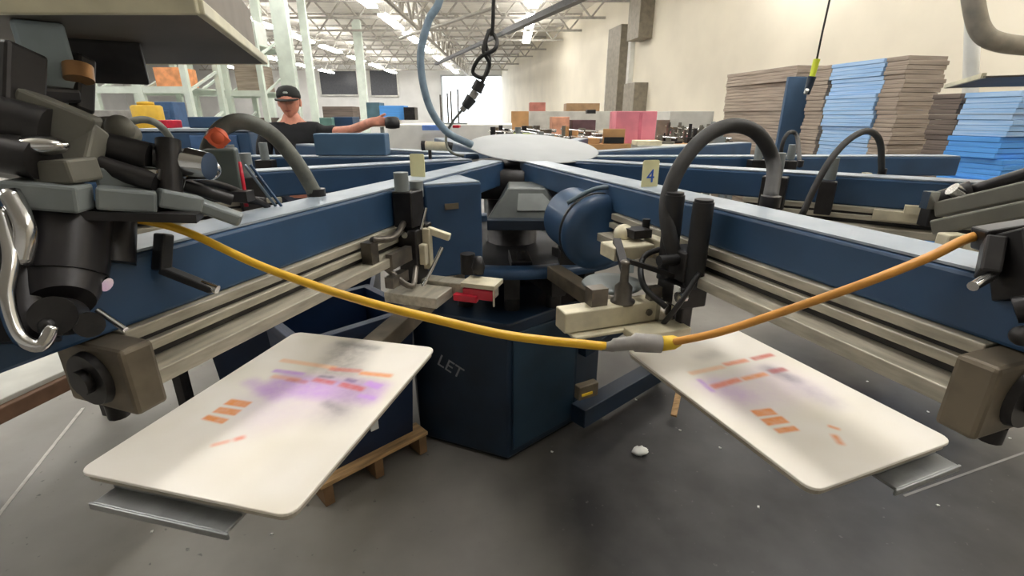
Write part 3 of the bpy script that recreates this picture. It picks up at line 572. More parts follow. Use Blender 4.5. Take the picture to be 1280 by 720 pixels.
MB().cyl(l2(112, 180, .68), l2(190, 198, .7), .022, n=16).build('actuator', dark, H); MB().cyl(l2(190, 198, .7), l2(255, 206, .74), .018, .022, n=16).build('actuator', dark, H); MB().cyl(l2(120, 205, .66), l2(196, 228, .68), .014, n=12).build('actuator', dark, H); MB().cyl(l2(210, 175, .7), l2(214, 262, .7), .016, n=14).build('actuator', dark, H); MB().cyl(l2(0, 150, .6), l2(60, 165, .62), .03, n=14).build('actuator', dark, H); MB().cyl(l2(0, 190, .6), l2(55, 200, .6), .026, n=14).build('actuator', dark, H); MB().cyl(l2(230, 232, .72), l2(290, 250, .76), .009, n=10).build('actuator', dark, H); MB().beam(l2(10, 262, .62), l2(250, 270, .7), .05, .012).build('actuator', dark, H)
MB().ball(l2(48, 182, .6), .022, (1.6, 1, .6)).build('polished_shaft', chrome, H); MB().cyl(l2(236, 205, .72), l2(262, 208, .72), .024, .02, n=18).build('polished_shaft', chrome, H); MB().ball(l2(262, 212, .76), .016).build('polished_shaft', chrome, H); MB().cyl(l2(170, 215, .68), l2(200, 218, .68), .008, n=10).build('polished_shaft', chrome, H); MB().cyl(l2(118, 350, .66), l2(134, 356, .66), .01, n=12).build('polished_shaft', chrome, H); MB().cyl(l2(122, 388, .64), l2(157, 412, .64), .004, n=8).build('polished_shaft', chrome, H)
b = MB(); b.cyl(l2(82, 262, .66), l2(76, 345, .64), .055, .05, n=28); b.cyl(l2(76, 345, .64), l2(78, 378, .62), .05, .034, n=28); b.cyl(l2(140, 265, .70), l2(138, 330, .69), .03, n=18); b.cyl(l2(15, 270, .62), l2(30, 430, .60), .035, n=18); b.build('cylinder_body', mat('dark_body', (44, 42, 44), .35, .3, .2, 10), H)
b = MB(); b.cyl(l2(66, 395, .58), l2(84, 396, .62), .024, n=22); b.cyl(l2(108, 405, .62), l2(112, 406, .6), .016, n=16); b.ball(l2(60, 408, .58), .01); b.build('knob', dark, H)
b = MB(); b.tube([l2(2, 262, .58), l2(14, 320, .57), l2(8, 370, .56), l2(22, 418, .56), l2(50, 432, .57), l2(66, 408, .58)], .008, 10); b.tube([l2(12, 240, .58), l2(32, 285, .58), l2(26, 330, .58)], .011, 10); b.build('crank_handle', chrome, H)
b = MB(); b.beam(l2(205, 292, .74), l2(202, 338, .74), .02, .02); b.beam(l2(202, 336, .74), l2(268, 362, .76), .02, .012); b.box(l2(186, 330, .75), (.03, .02, .04)); b.build('trip_lever', black, H, bevel=.003)
MB().cyl(l2(252, 355, .755), l2(272, 362, .757), .007, n=10).build('lever_tip', chrome, H)
b = MB(); b.box(l2(280, 212, 1.0), (.06, .06, .085), .4); b.build('valve_box', mat('valve_grey_green', (84, 92, 88), .5), H, bevel=.004)
MB().beam(l2(262, 165, .98), l2(282, 182, 1.0), .03, .03).ball(l2(272, 172, .99), .02).build('orange_cap', orange, H)
MB().tube([l2(299, 203, 1.0), l2(303, 225, 1.0), l2(308, 258, 1.02)], .0045, 8).build('red_line', redp, H)
for q_ in ((0, 'blue'), (7, 'blue')):
    MB().tube([l2(306 + q_[0], 206, 1.02), l2(320 + q_[0], 225, 1.04), l2(345 + q_[0], 258, 1.06)], .003, 8).build('air_line', blue if q_[0] else hoseb, H)
b = MB(); b.tube([l2(230, 228, .8), l2(260, 238, .9), l2(300, 248, 1.0), l2(330, 252, 1.05)], .009, 8); b.tube([l2(240, 222, .85), l2(290, 236, .95), l2(335, 258, 1.05)], .007, 8); b.box(l2(285, 245, .95), (.09, .03, .02)); b.build('cable_loom', dark, H)
# small clamps further along the left rail
b = MB(); b.box(L3(at(322, 365, .98)), (.03, .05, .07), .3); b.beam(L3(at(312, 330, .96)), L3(at(330, 400, .93)), .02, .03); b.cyl(L3(at(300, 345, .93)), L3(at(335, 385, .93)), .007, n=8)
tmp = b.build('rail_clamp', dark, LA, bevel=.003); tmp.matrix_parent_inverse = Matrix.Rotation(R(-251.2), 4, 'Z')

# near right print head
G = thing('squeegee_unit', 'grey print head with stacked flat bars at the right edge', 'press unit', (RA.location.x, RA.location.y, 0))
b = MB(); b.beam(l2(1176, 262, 1.0), l2(1300, 235, .84), .04, .032); b.beam(l2(1170, 284, .96), l2(1300, 258, .82), .04, .03); b.build('flat_bar', greenp, G, bevel=.004)
MB().beam(Vector((1.0, .84, 1.30)) - G.location, Vector((.67, .60, 1.33)) - G.location, .05, .03).build('cross_bracket', dark, G, bevel=.004)
MB().cyl(l2(1165, 252, 1.02), l2(1215, 240, .98), .018, .024, n=16).build('actuator', dark, G, bevel=.003); MB().cyl(l2(1215, 238, .98), l2(1300, 212, .86), .012, n=12).build('actuator', dark, G, bevel=.003); MB().box(l2(1164, 268, 1.02), (.03, .03, .05)).build('actuator', dark, G, bevel=.003); MB().beam(l2(1222, 300, .62), l2(1320, 285, .6), .03, .03).build('actuator', dark, G, bevel=.003); MB().beam(l2(1243, 300, .6), l2(1234, 345, .59), .02, .03).build('actuator', dark, G, bevel=.003); MB().beam(l2(1275, 290, .59), l2(1284, 375, .58), .04, .05).build('actuator', dark, G, bevel=.003); MB().cyl(l2(1290, 385, .56), l2(1268, 388, .57), .016, n=14).build('actuator', dark, G, bevel=.003); MB().ball(l2(1278, 420, .56), .012).build('actuator', dark, G, bevel=.003)
MB().box(l2(1162, 250, 1.0), (.02, .02, .035)).build('polished_tip', chrome, G); MB().cyl(l2(1200, 243, .98), l2(1190, 236, .98), .014, n=12).build('polished_tip', chrome, G); MB().cyl(l2(1216, 358, .57), l2(1240, 344, .585), .006, n=10).build('polished_tip', chrome, G)
MB().box(l2(1190, 300, .9), (.04, .03, .025)).build('cream_clip', cream, G, bevel=.004); MB().box(l2(1222, 304, .88), (.035, .03, .03)).build('cream_clip', cream, G, bevel=.004)
# tray of the right head
tz2 = CAMZ + .09; A2 = Vector(onz(1182, 110, tz2)); u1 = (Vector(onz(1292, 80, tz2)) - A2).normalized(); u2 = Vector((-u1.y, u1.x))
b = MB(); b.prism([A2, A2 + u2 * .5, A2 + u2 * .5 + u1 * .55, A2 + u1 * .55], tz2, tz2 + .004); t2 = b.build('tray', MATS['tray_underside'], G)
b = MB(); b.beam((*A2, tz2 + .005), (*(A2 + u2 * .5), tz2 + .005), .01, .012); b.beam((*A2, tz2 + .005), (*(A2 + u1 * .55), tz2 + .005), .01, .012); b.build('tray_rim', MATS['rim_cream'], t2)
b = MB(); pq = A2 + u1 * .2 + u2 * .35; b.beam((pq.x, pq.y, 1.25), (pq.x, pq.y, tz2), .04, .04); b.build('tray_post', dark, G)

# ------------------------------------------------------------------ yellow cable strung between the heads
C1 = thing('power_cable', 'yellow cable sagging across between the two print heads', 'cable', atd(250, 297, .74))
def c3(px, py, t): return atd(px, py, t) - C1.location
MB().tube([c3(120, 270, .7), c3(180, 276, .72), c3(236, 291, .74), c3(330, 334, .75), (c3(440, 372, .76)), c3(540, 398, .765), c3(640, 420, .77), c3(757, 433, .77)], .0072, 12, rs=[.006, .006, .0062, .0066, .007, .0074, .0074, .0074]).build('yellow_half', yel, C1)
MB().tube([c3(840, 428, .765), c3(900, 415, .73), c3(980, 389, .69), c3(1080, 354, .65), c3(1160, 322, .63), c3(1205, 300, .625), c3(1250, 286, .63)], .0062, 12).build('amber_half', oran, C1)
cn = MB().tube([c3(752, 434, .77), c3(765, 433, .77), c3(768, 431, .77), c3(790, 429, .77), c3(794, 428, .77), c3(826, 430, .77)], .01, 16, sm=1, rs=[.006, .009, .0105, .0115, .0155, .0145]).build('connector', gplug, C1)
MB().tube([c3(822, 430, .77), c3(842, 428, .77), c3(850, 427, .77)], .01, 16, sm=1, rs=[.0125, .0115, .007]).build('yellow_sleeve', ysleeve, cn)

# ------------------------------------------------------------------ hanging lines above the hub
MB().tube([at(590, 181, 2.35), at(560, 166, 2.3), at(540, 140, 2.28), at(529, 105, 2.27), at(526, 65, 2.28), at(536, 25, 2.3), at(552, -12, 2.33), Vector((-.25, 2.36, 2.4)), Vector((-.22, 2.38, 3.4)), Vector((-.22, 2.4, CH))], .0165, 12).build('air_hose', hoseb, label='blue-grey hose curving down from the ceiling to the press centre', cat='hose')
cg = thing('drop_cord', 'knotted dark drop cord hanging above the white disc', 'cord', at(610, 40, 2.3))
def g3(px, py, Y): return at(px, py, Y) - cg.location
MB().tube([Vector((-.05, 2.3, CH)) - cg.location, Vector((-.05, 2.3, 3.2)) - cg.location, g3(617, 0, 2.3), g3(611, 38, 2.3), g3(604, 62, 2.28), g3(612, 80, 2.3), g3(604, 97, 2.3), g3(591, 90, 2.31), g3(600, 72, 2.29), g3(618, 62, 2.27), g3(621, 50, 2.3), g3(612, 40, 2.31), g3(607, 55, 2.32), g3(612, 75, 2.32), g3(604, 100, 2.3), g3(597, 112, 2.3)], .0085, 10).build('cord', hosem, cg)
b = MB(); b.cyl(g3(601, 102, 2.3), g3(595, 114, 2.3), .024, .026, n=14); b.cyl(g3(590, 122, 2.3), g3(581, 134, 2.3), .026, .02, n=14); b.build('plug', black, cg)
MB().cyl(g3(595, 114, 2.3), g3(590, 122, 2.3), .018, n=14).cyl(g3(581, 134, 2.3), g3(577, 138, 2.3), .014, n=14).build('pale_collar', gplug, cg)
MB().tube([g3(579, 136, 2.3), g3(566, 152, 2.3), g3(558, 168, 2.3), g3(559, 183, 2.28), g3(567, 192, 2.25), g3(580, 195, 2.25)], .006, 10).build('lead', hoseg, cg)
pc = thing('pull_cord', 'thin pull cord with a yellow-green tag before the cardboard stacks', 'cord', at(1020, 80, 2.2))
def p3(px, py, Y=2.2): return at(px, py, Y) - pc.location
MB().tube([(at(1037, 0, 2.2) + (at(1037, 0, 2.2) - at(1021, 74, 2.2)) * 12) - pc.location, p3(1037, 0), p3(1028, 40), p3(1021, 74)], .004, 8, sm=1).build('cord', dark, pc)
MB().cyl(p3(1021, 74), p3(1015, 96), .013, .011, n=12).build('tag', mat('yellow_green_plastic', (214, 224, 66), .5), pc)
MB().cyl(p3(1015, 96), p3(1008, 118), .017, .012, n=14).build('handle', dblue, pc)
MB().cyl(p3(1007, 116, 2.18), p3(1009, 112, 2.17), .008, n=10).build('white_button', white, pc)

# ------------------------------------------------------------------ floor items
wp = thing('wooden_pallet', 'small wooden skid under the blue bin below the left board', 'wooden pallet', atz(405, 637, 0))
wp.location.z = 0
f0 = atz(405, 637, 0); f1 = atz(530, 568, 0); fd = (f1 - f0); fl_ = fd.length + .03; fa = math.atan2(fd.y, fd.x); wp.rotation_euler = (0, 0, fa)
b = MB()
for k in range(5): b.box((fl_ / 2, .05 + k * .14, .105), (fl_, .1, .018))
b.build('deck_boards', wood, wp, bevel=.002)
b = MB()
for x in (.03, fl_ / 2, fl_ - .03): b.box((x, .33, .05), (.04, .66, .09))
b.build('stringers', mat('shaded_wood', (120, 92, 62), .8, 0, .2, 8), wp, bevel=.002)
bn = thing('storage_bin', 'dark blue plastic bin with a white tape strip under the left board', 'bin', (f0.x, f0.y, .115), fa)
bl = mat('bin_blue', (12, 32, 60), .45, 0, .15, 5)
def rect(x0, y0, x1, y1): return [(x0, y0), (x1, y0), (x1, y1), (x0, y1)]
b = MB(); W0, W1, D0, D1, HB = .02, fl_ - .02, .02, .42, .62
v = [(x, y, z) for z, e in ((0, .03), (HB, 0)) for x, y in rect(W0 + e, D0 + e, W1 - e, D1 - e)]
vi = [(x, y, z) for z, e in ((HB, .02), (.02, .05)) for x, y in rect(W0 + e, D0 + e, W1 - e, D1 - e)]
b.add(v + vi, [(0, 3, 2, 1)] + [(k, (k + 1) % 4, (k + 1) % 4 + 4, k + 4) for k in range(4)] + [(k + 4, (k + 1) % 4 + 4, (k + 1) % 4 + 8, k + 8) for k in range(4)] + [(k + 8, (k + 1) % 4 + 8, (k + 1) % 4 + 12, k + 12) for k in range(4)] + [(12, 13, 14, 15)])
b.build('body', bl, bn)
b = MB(); b.box((fl_ / 2, D0 - .008, HB - .02), (fl_, .02, .04)); b.box((fl_ / 2, D1 + .008, HB - .02), (fl_, .02, .04)); b.box((W0 - .008, .22, HB - .02), (.02, .44, .04)); b.box((W1 + .008, .22, HB - .02), (.02, .44, .04)); b.build('rim', bl, bn, bevel=.003)
b = MB(); b.box((fl_ * .52, .026, .23), (.035, .006, .22)); b.build('tape_strip', white, bn)
# rear bin seen above the left board
p_ = atz(392, 405, .78)
bn2 = thing('storage_bin', 'large dark blue bin seen behind the left board under the rail', 'bin', (-1.1, 2.46, 0), .2)
b = MB(); v = [(x, y, z) for z, e in ((0, .04), (.7, 0)) for x, y in rect(-.45 + e, -.3 + e, .36 - e, .3 - e)]; vi = [(x, y, z) for z, e in ((.7, .02), (.04, .06)) for x, y in rect(-.45 + e, -.3 + e, .36 - e, .3 - e)]
b.add(v + vi, [(0, 3, 2, 1)] + [(k, (k + 1) % 4, (k + 1) % 4 + 4, k + 4) for k in range(4)] + [(k + 4, (k + 1) % 4 + 4, (k + 1) % 4 + 8, k + 8) for k in range(4)] + [(k + 8, (k + 1) % 4 + 8, (k + 1) % 4 + 12, k + 12) for k in range(4)] + [(12, 13, 14, 15)])
b.build('body', bl, bn2); MB().box((-.3, -.305, .55), (.03, .006, .12)).build('tape_strip', white, bn2)
# paper scrap and crumbs
b = MB(); q = atz(800, 567, 0); 
bm = b.ball((0, 0, 0), .03, (1.25, .9, .6), 8)
for v in b.bm.verts: v.co *= 1 + random.uniform(-.18, .18)
o = b.build('paper_scrap', white, label='crumpled white paper scrap on the dark floor right of the cabinet', cat='scrap'); o.location = (q.x, q.y, .016)
sg = 'tiny white lint scraps on the floor'
for li, (px, py) in enumerate(sorted(((1084, 477), (850, 538), (1172, 632), (948, 634), (1006, 498), (690, 565), (1262, 548), (1160, 515), (900, 560), (340, 668), (190, 665), (795, 500)))):
    q = atz(px, py, 0); b = MB(); b.prism([(-.006, -.003), (.007, -.004), (.005, .004), (-.004, .005)], 0, .003)
    o = b.build('lint_scrap', white, label='tiny white lint scrap on the concrete floor, %s from the left' % ORD[li], cat='scrap', group=sg); o.location = (q.x, q.y, .0005); o.rotation_euler.z = random.uniform(0, 3)
b = MB(); a = atz(795, 492, 0); b.beam(atz(842, 520, .03), atz(848, 492, .10), .03, .02); b.build('wood_offcut', wood, bevel=.002, label='pale wood offcut standing under the right board', cat='wood')
# floor tape
tm = mat('white_floor_tape', (206, 202, 196), .7, 0, .1, 20)
for (a, c, lab) in (((104, 510), (-40, 692), 'white tape line on the floor at the lower left'), ((1238, 492), (1330, 528), 'white tape line on the floor at the right edge'), ((1130, 620), (1330, 548), 'faint tape line on the floor at the lower right')):
    p, q = atz(*a, 0), atz(*c, 0); MB().beam((p.x, p.y, .001), (q.x, q.y, .001), .016 if 'faint' not in lab else .01, .001).build('floor_tape', tm if 'faint' not in lab else mat('worn_tape', (128, 126, 124), .7), label=lab, cat='tape')
# low table at left edge
t = thing('low_table', 'low light-topped table with a brown wooden edge at the far left', 'table', (-2.0, 1.55, 0), R(-12))
MB().box((-.02, .0, .585), (.62, 1.3, .02)).build('table_top', greytab, t, bevel=.004)
MB().box((.3, 0, .55), (.03, 1.3, .055)).box((-.33, 0, .55), (.03, 1.3, .055)).build('edge_board', mat('brown_edge', (122, 92, 72), .6, 0, .2, 8), t, bevel=.004)
for x in (-.28, .24):
    for y in (-.6, .6): MB().box((x, y, .27), (.05, .05, .54)).build('leg', dark, t)

# ------------------------------------------------------------------ cardboard stacks along the right wall
def stack(cx, cy, rz, wx, wy, n, h, m, label, cat, group, name, z0=.14, m2=None):
    proto = None
    words = ['bottom', 'second', 'third', 'fourth', 'fifth', 'sixth', 'seventh', 'eighth', 'ninth', 'tenth', 'eleventh', 'twelfth', 'thirteenth', 'fourteenth', 'fifteenth', 'sixteenth', 'seventeenth', 'eighteenth']
    b = MB(); ns = 4; e = h / ns
    for k in range(ns):
        j = .008 * ((k * 7) % 3 - 1); b.box((j * .6, -j * .6, (k + .5) * e), (wx - .01 + j * .6, wy - .01, e * .96))
    proto = b.build(name, m, bevel=.003)
    for k in range(n):
        o = proto if k == 0 else proto.copy()
        if k: COL.objects.link(o)
        o.location = (cx + random.uniform(-.018, .018), cy + random.uniform(-.018, .018), z0 + k * h + .001 * k); o.rotation_euler.z = rz + random.uniform(-.02, .02)
        w_ = 'topmost' if k == n - 1 else (words[k] + ' from floor')
        if k == 0: w_ = 'lowest'
        tag(o, '%s, %s' % (label, w_), cat, group)
    # skid under the stack
    t = thing('wooden_skid', 'wooden skid under the ' + label, 'skid', (cx, cy, 0), rz)
    b = MB()
    for q in range(5): b.box((0, (q - 2) * wy / 5, .122), (wx, wy / 7, .02))
    b.build('deck_boards', wood, t); b = MB()
    for q in (-1, 0, 1): b.box((q * wx * .44, 0, .056), (.09, wy, .11))
    b.build('stringers', wood, t)
wr = math.atan2(1, -.178) - math.pi / 2
def st_at(px0, px1, pytop, Y, n, m, label, group, name='cardboard_bundle', dy=.8, cat='cardboard'):
    a = at(px0, pytop, Y); c = at(px1, pytop, Y); zt = a.z
    h = (zt - .14) / n; stack((a.x + c.x) / 2, Y + dy / 2, wr, c.x - a.x - .01, dy, n, h - .001, m, label, cat, group, name)
TD = Vector((-.178, 1, 0)).normalized(); ND = Vector((TD.y, -TD.x, 0))
def col_at(px, py, Y, segs):
    """front left corner seen at (px, py) at depth Y; segs = (d0, d1, width, count, material, label, group, name, category)"""
    c = at(px, py, Y)
    for (d0, d1, wx, n, m, label, group, name, cat) in segs:
        p = c + TD * (d0 + d1) / 2 + ND * wx / 2; h = (c.z - .14) / n
        stack(p.x, p.y, wr, wx, d1 - d0 - .01, n, h - .001, m, label, cat, group, name)
col_at(1000, 81, 5.2, [(0, 1.22, .55, 13, cardb, 'cardboard bundle in the stack left of the blue panel', 'cardboard stack left of the blue panel', 'cardboard_bundle', 'cardboard')])
col_at(1140, 68, 3.9, [(.74, .98, .5, 14, cardb, 'cardboard bundle in the narrow stack left of light blue boards', 'narrow cardboard stack', 'cardboard_bundle', 'cardboard'),
    (.2, .74, .5, 14, bluef, 'light blue board bundle in the tall stack', 'tall light blue stack', 'board_bundle', 'boards'),
    (0, .2, .37, 14, cardb, 'cardboard bundle in the stack right of light blue boards', 'tall cardboard stack in front of the light blue boards', 'cardboard_bundle', 'cardboard')])
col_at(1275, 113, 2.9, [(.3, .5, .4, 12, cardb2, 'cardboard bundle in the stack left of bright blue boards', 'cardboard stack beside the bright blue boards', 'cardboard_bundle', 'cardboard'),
    (-.02, .3, .5, 12, bluef2, 'bright blue board bundle at the right edge', 'bright blue stack at the right edge', 'board_bundle', 'boards')])
pA, pB = at(985, 96, 5.0), at(1014, 96, 5.0); MB().box(((pA.x + pB.x) / 2, 5.0, pA.z / 2), (pB.x - pA.x, .04, pA.z), 0).build('panel_board', mat('slate_blue_panel', (64, 92, 122), .6, 0, .1, 3), bevel=.005, label='slate blue upright board standing between the two cardboard stacks', cat='board')
for o in [o for o in bpy.data.objects if o.get('group') == 'bright blue stack at the right edge' and o.location.z > 1.28]:
    o.material_slots[0].link = 'OBJECT'; o.material_slots[0].material = bluef; o['label'] = o['label'].replace('bright blue', 'pale blue')
# white post and elbow duct at the top right
qa, qb = at(1213, 112, 5.0), at(1217, 0, 5.0); MB().cyl(qa + (qa - qb) * 2.35, qb + (qb - qa) * 1.9, .06, n=20).build('standing_pipe', white, label='white slanting pipe before the bright blue boards at upper right', cat='pipe')
b = MB(); b.tube([at(1213, -40, 4.6), at(1217, 5, 4.6), at(1226, 38, 4.6), at(1246, 52, 4.6), at(1290, 58, 4.6), at(1380, 62, 4.6)], .075, 14); b.build('elbow_duct', ductm, label='taupe duct bending to the right beside the white pipe', cat='duct')

# ------------------------------------------------------------------ worktables and clutter beyond the press on the right
def table(x0, x1, py, Y, dy, m, label, h_leg=True, th=.05, z=None, shelf=False):
    a = at(x0, py, Y); c = at(x1, py, Y); zt = z or a.z
    t = thing('work_table', label, 'table', ((a.x + c.x) / 2, Y + dy / 2, 0)); wx = c.x - a.x
    MB().box((0, 0, zt - th / 2), (wx, dy, th)).build('table_top', m, t, bevel=.005)
    for sx in (-1, 1):
        for sy in (-1, 1): MB().box((sx * (wx / 2 - .05), sy * (dy / 2 - .05), (zt - th) / 2), (.05, .05, zt - th)).build('leg', greyp, t)
    if shelf: MB().box((0, 0, zt * .55), (wx - .06, dy - .04, .03)).build('shelf', cardy, t)
    return t, zt
T1, z1 = table(648, 765, 139, 9.0, 1.2, greytab, 'long grey bench beyond the white disc, below the wall ducts', th=.32)
T2, z2 = table(838, 893, 139, 6.2, .9, greytab, 'grey bench behind the black hose left of the cardboard', th=.2)
T3, z3 = table(660, 900, 180, 4.9, .9, cardy, 'low tan bench under the pink carton', th=.06)
T4, z4 = table(797, 930, 182, 4.62, .26, greytab, 'low grey bench under the jumble of fittings', th=.06)
def box_on(px0, px1, py0, py1, Y, d, m, name, label, cat, z0=None, rz=0, flap=False):
    a = at(px0, py1, Y); c = at(px1, py0, Y); zz = a.z if z0 is None else z0
    b = MB(); b.box(((a.x + c.x) / 2, Y + d / 2, (zz + c.z) / 2), (c.x - a.x, d, c.z - zz), rz)
    if not flap: return b.build(name, m, bevel=.006, label=label, cat=cat)
    t = thing(name, label, cat, ((a.x + c.x) / 2, Y + d / 2, zz), rz)
    for q in b.bm.verts: q.co -= t.location
    b.build('carton', m, t, bevel=.006)
    return t, (c.x - a.x), d, c.z - zz
t, wx, dd, hh = box_on(768, 822, 139, 184, 4.98, .34, pink, 'pink_carton', 'pink wrapped carton standing on the low bench below the ducts', 'carton', z0=z3, flap=True)
MB().box((.04, -dd / 2 - .002, hh * .5), (.03, .004, hh * .9)).build('seam', mat('pink_tape', (206, 108, 128), .6), t)
t, wx, dd, hh = box_on(753, 782, 161, 182, 4.92, .0 + .02, cardy, 'open_carton', 'open brown carton with dark inside left of the pink carton', 'carton', z0=z3 + .0, flap=True)
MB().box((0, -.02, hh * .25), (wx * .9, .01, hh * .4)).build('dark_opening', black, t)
box_on(720, 750, 173, 186, 4.93, .3, cardy, 'paper_pile', 'tan paper pile beside the open carton', 'pile', z0=z3)
box_on(662, 682, 128, 138, 9.3, .5, mat('brick_red', (176, 112, 100), .7), 'red_tray', 'reddish flat tray on the long grey bench, left end', 'tray', z0=z1)
box_on(708, 750, 129, 134, 9.3, .5, mat('tan_dark', (150, 120, 88), .7), 'flat_carton', 'flat brown carton on the long grey bench, right end', 'carton', z0=z1)
box_on(639, 661, 139, 147, 7.8, .5, cardy, 'tan_carton', 'tan carton at the left end before the bright doorway', 'carton', z0=0.0)
box_on(734, 745, 137, 142, 8.6, .2, black, 'tape_gun', 'small black tool on the front of the long grey bench', 'tool')
box_on(820, 838, 150, 170, 5.85, .3, mat('dark_taupe', (120, 110, 100), .7), 'taupe_crate', 'taupe crate right of the pink carton', 'crate', z0=0.0)
box_on(715, 745, 150, 168, 7.6, .5, mat('plum', (96, 70, 74), .7), 'plum_crate', 'dark plum crate before the long grey bench', 'crate', z0=0.0)
box_on(690, 712, 146, 162, 7.4, .5, mat('salmon', (206, 150, 122), .7), 'salmon_carton', 'salmon carton before the long grey bench', 'carton', z0=0.0)
box_on(890, 918, 182, 199, 4.64, .2, mat('cream_ream', (226, 218, 188), .7), 'paper_ream', 'cream paper ream behind the black hose', 'paper', z0=z4)
box_on(795, 828, 176, 187, 4.64, .2, mat('cream_ream', (226, 218, 188), .7), 'paper_ream', 'flat cream paper ream in front of the pink carton', 'paper', z0=z4)
# jumble of press fittings on the benches: each fitting a thing
def fitting(px, py, Y, s, z0, m, label, group):
    p = at(px, py, Y); t = thing('press_fitting', label, 'fitting', (p.x, p.y, z0), random.uniform(-.6, .6), group)
    h = max(p.z - z0, .06)
    b = MB(); b.box((0, 0, h * .15), (s * 1.6, s, h * .3)); b.cyl((-s * .4, 0, h * .3), (-s * .4, 0, h), s * .22, n=10); b.box((s * .3, 0, h * .5), (s * .4, s * .5, h * .5)); b.build('body', m, t)
    MB().cyl((-s * .7, 0, h * .8), (s * .9, .02, h * .65), s * .1, n=8).build('rod', chrome, t)
fg = 'loose press fittings on the benches behind the disc'
for i in range(31):
    px = 622 + i * 4.0 + random.uniform(-1.2, 1.2); Y = random.uniform(4.35, 5.3) if px < 658 else random.uniform(4.98, 5.7)
    fitting(px, random.uniform(156, 172) - (i > 24) * -2, Y, random.uniform(.10, .19), z3, random.choice([greyp, steel, alud, dark, greenp, greyp, steel, cardy]), 'small metal fitting in the jumble behind the disc, %s from the left' % ORD[i], fg)
fg2 = 'loose press fittings left of the black hose'
for i in range(24):
    fitting(832 + i * 3.2 + random.uniform(-1, 1), random.uniform(152, 172), random.uniform(4.95, 5.7), random.uniform(.07, .13), z3, random.choice([greyp, steel, dark, greenp, alud]), 'small metal fitting on the bench behind the black hose, %s from the left' % ORD[i], fg2)
t, zq = table(600, 659, 190, 4.3, 1.1, greytab, 'grey bench directly behind the white disc under the loose fittings', z=z3)
for px in (640, 658): 
    p = at(px, 166, 4.4 if px == 640 else 4.36); MB().box((p.x, p.y, z3 + .06), (.07, .07, .12)).build('green_canister', mat('olive_green', (160, 170, 96), .6), bevel=.008, label='small olive green canister behind the disc, %s of two' % ('left' if px == 640 else 'right'), cat='canister')

# ------------------------------------------------------------------ far left: racks, machines
def rack(px0, px1, Y, label, levels=(.15, 1.0, 1.93, 2.8), dep=1.0, top=3.2):
    a = at(px0, 120, Y); c = at(px1, 120, Y); wx = c.x - a.x
    t = thing('storage_rack', label, 'rack', ((a.x + c.x) / 2, Y + dep / 2, 0), 0, 'white storage racks on the far left')
    for sx in (-1, 0, 1):
        b = MB()
        for sy in (-1, 1): b.box((sx * wx / 2, sy * dep / 2, top / 2), (.1, .08, top))
        for z in (.5, 1.2, 1.9, 2.6): b.beam((sx * wx / 2, -dep / 2, z), (sx * wx / 2, dep / 2, z + .4), .04, .04)
        b.build('upright_frame', colm, t)
    for z in levels:
        b = MB()
        for sy in (-1, 1): b.box((0, sy * dep / 2, z), (wx, .06, .11))
        b.box((0, 0, z + .04), (wx - .1, dep - .1, .02)); b.build('shelf', colm, t)
    return t, wx
rgrp = 'cartons on the far left racks'
def rackfill(px0, px1, Y, levels, cols, label):
    a = at(px0, 120, Y); c = at(px1, 120, Y); x = a.x + .1; 
    for li, z in enumerate(levels):
        x = a.x + .15; cnt = 0
        while x < c.x - .5:
            wd = min(random.uniform(.35, .7), c.x - .08 - x); mid_ = (a.x + c.x) / 2
            if x < mid_ + .06 and x + wd > mid_ - .06: x = mid_ + .08; wd = min(wd, c.x - .08 - x)
            h = random.uniform(.25, .5)
            if abs(x + wd / 2 - (a.x + c.x) / 2) > .25 + wd / 2 or True:
                if random.random() < .75:
                    cnt += 1; MB().box((x + wd / 2, Y + .45, z + .056 + h / 2), (wd - .05, .6, h)).build('stored_carton', random.choice(cols), label='carton on %s of %s, %s from its left' % (['bottom level', 'second level', 'third level', 'fourth level', 'top level'][li], label, ORD[cnt - 1]), cat='carton', group=rgrp)
            x += wd
cols = [cardb, cardb2, greyp, white, cardy, mat('pale_grey', (180, 178, 172), .7), white]
rack(244, 330, 10.4, 'white storage rack left of the columns behind the man'); rackfill(244, 330, 10.4, (.15, 1.0, 1.93, 2.8), cols, 'the white rack near the columns')
rack(120, 236, 9, 'white storage rack farthest left under the near tray'); rackfill(120, 236, 9, (.15, 1.0), cols, 'the leftmost white rack')
box_on(196, 222, 84, 108, 9.1, .5, mat('salmon_orange', (238, 164, 112), .7), 'orange_carton', 'salmon orange carton high on the far left', 'carton', z0=1.986)
b = MB(); p = at(182, 130, 7.0)
t = thing('mustard_drum', 'mustard yellow drum standing on the far left', 'drum', (p.x, p.y, 0)); b.lathe([(.17, .9), (.185, .91), (.18, 1.1), (.185, 1.25), (.18, 1.4), (.185, 1.62), (.16, 1.64)], (0, 0, 0), 24); b.build('barrel', ymus, t)
MB().lathe([(.1, 1.64), (.1, 1.68), (.02, 1.69)], (0, 0, 0), 18).build('lid', ymus, t); MB().box((0, 0, .45), (.5, .5, .9)).build('stand', greyp, t, bevel=.01)
p = at(211, 130, 7.7); MB().box((p.x, p.y, .85), (.3, .3, 1.7)).box((p.x, p.y - .16, 1.45), (.18, .04, .25)).build('blue_cabinet', mat('mid_blue', (60, 92, 134), .5), bevel=.01, label='mid blue upright cabinet right of the mustard drum', cat='cabinet')
p = at(150, 130, 7.5); MB().box((p.x, p.y, .8), (.8, .3, 1.56)).box((p.x, p.y - .16, 1.4), (.3, .03, .04)).build('grey_cabinet', mat('warm_grey', (150, 148, 144), .5), bevel=.01, label='grey cabinet left of the mustard drum', cat='cabinet')
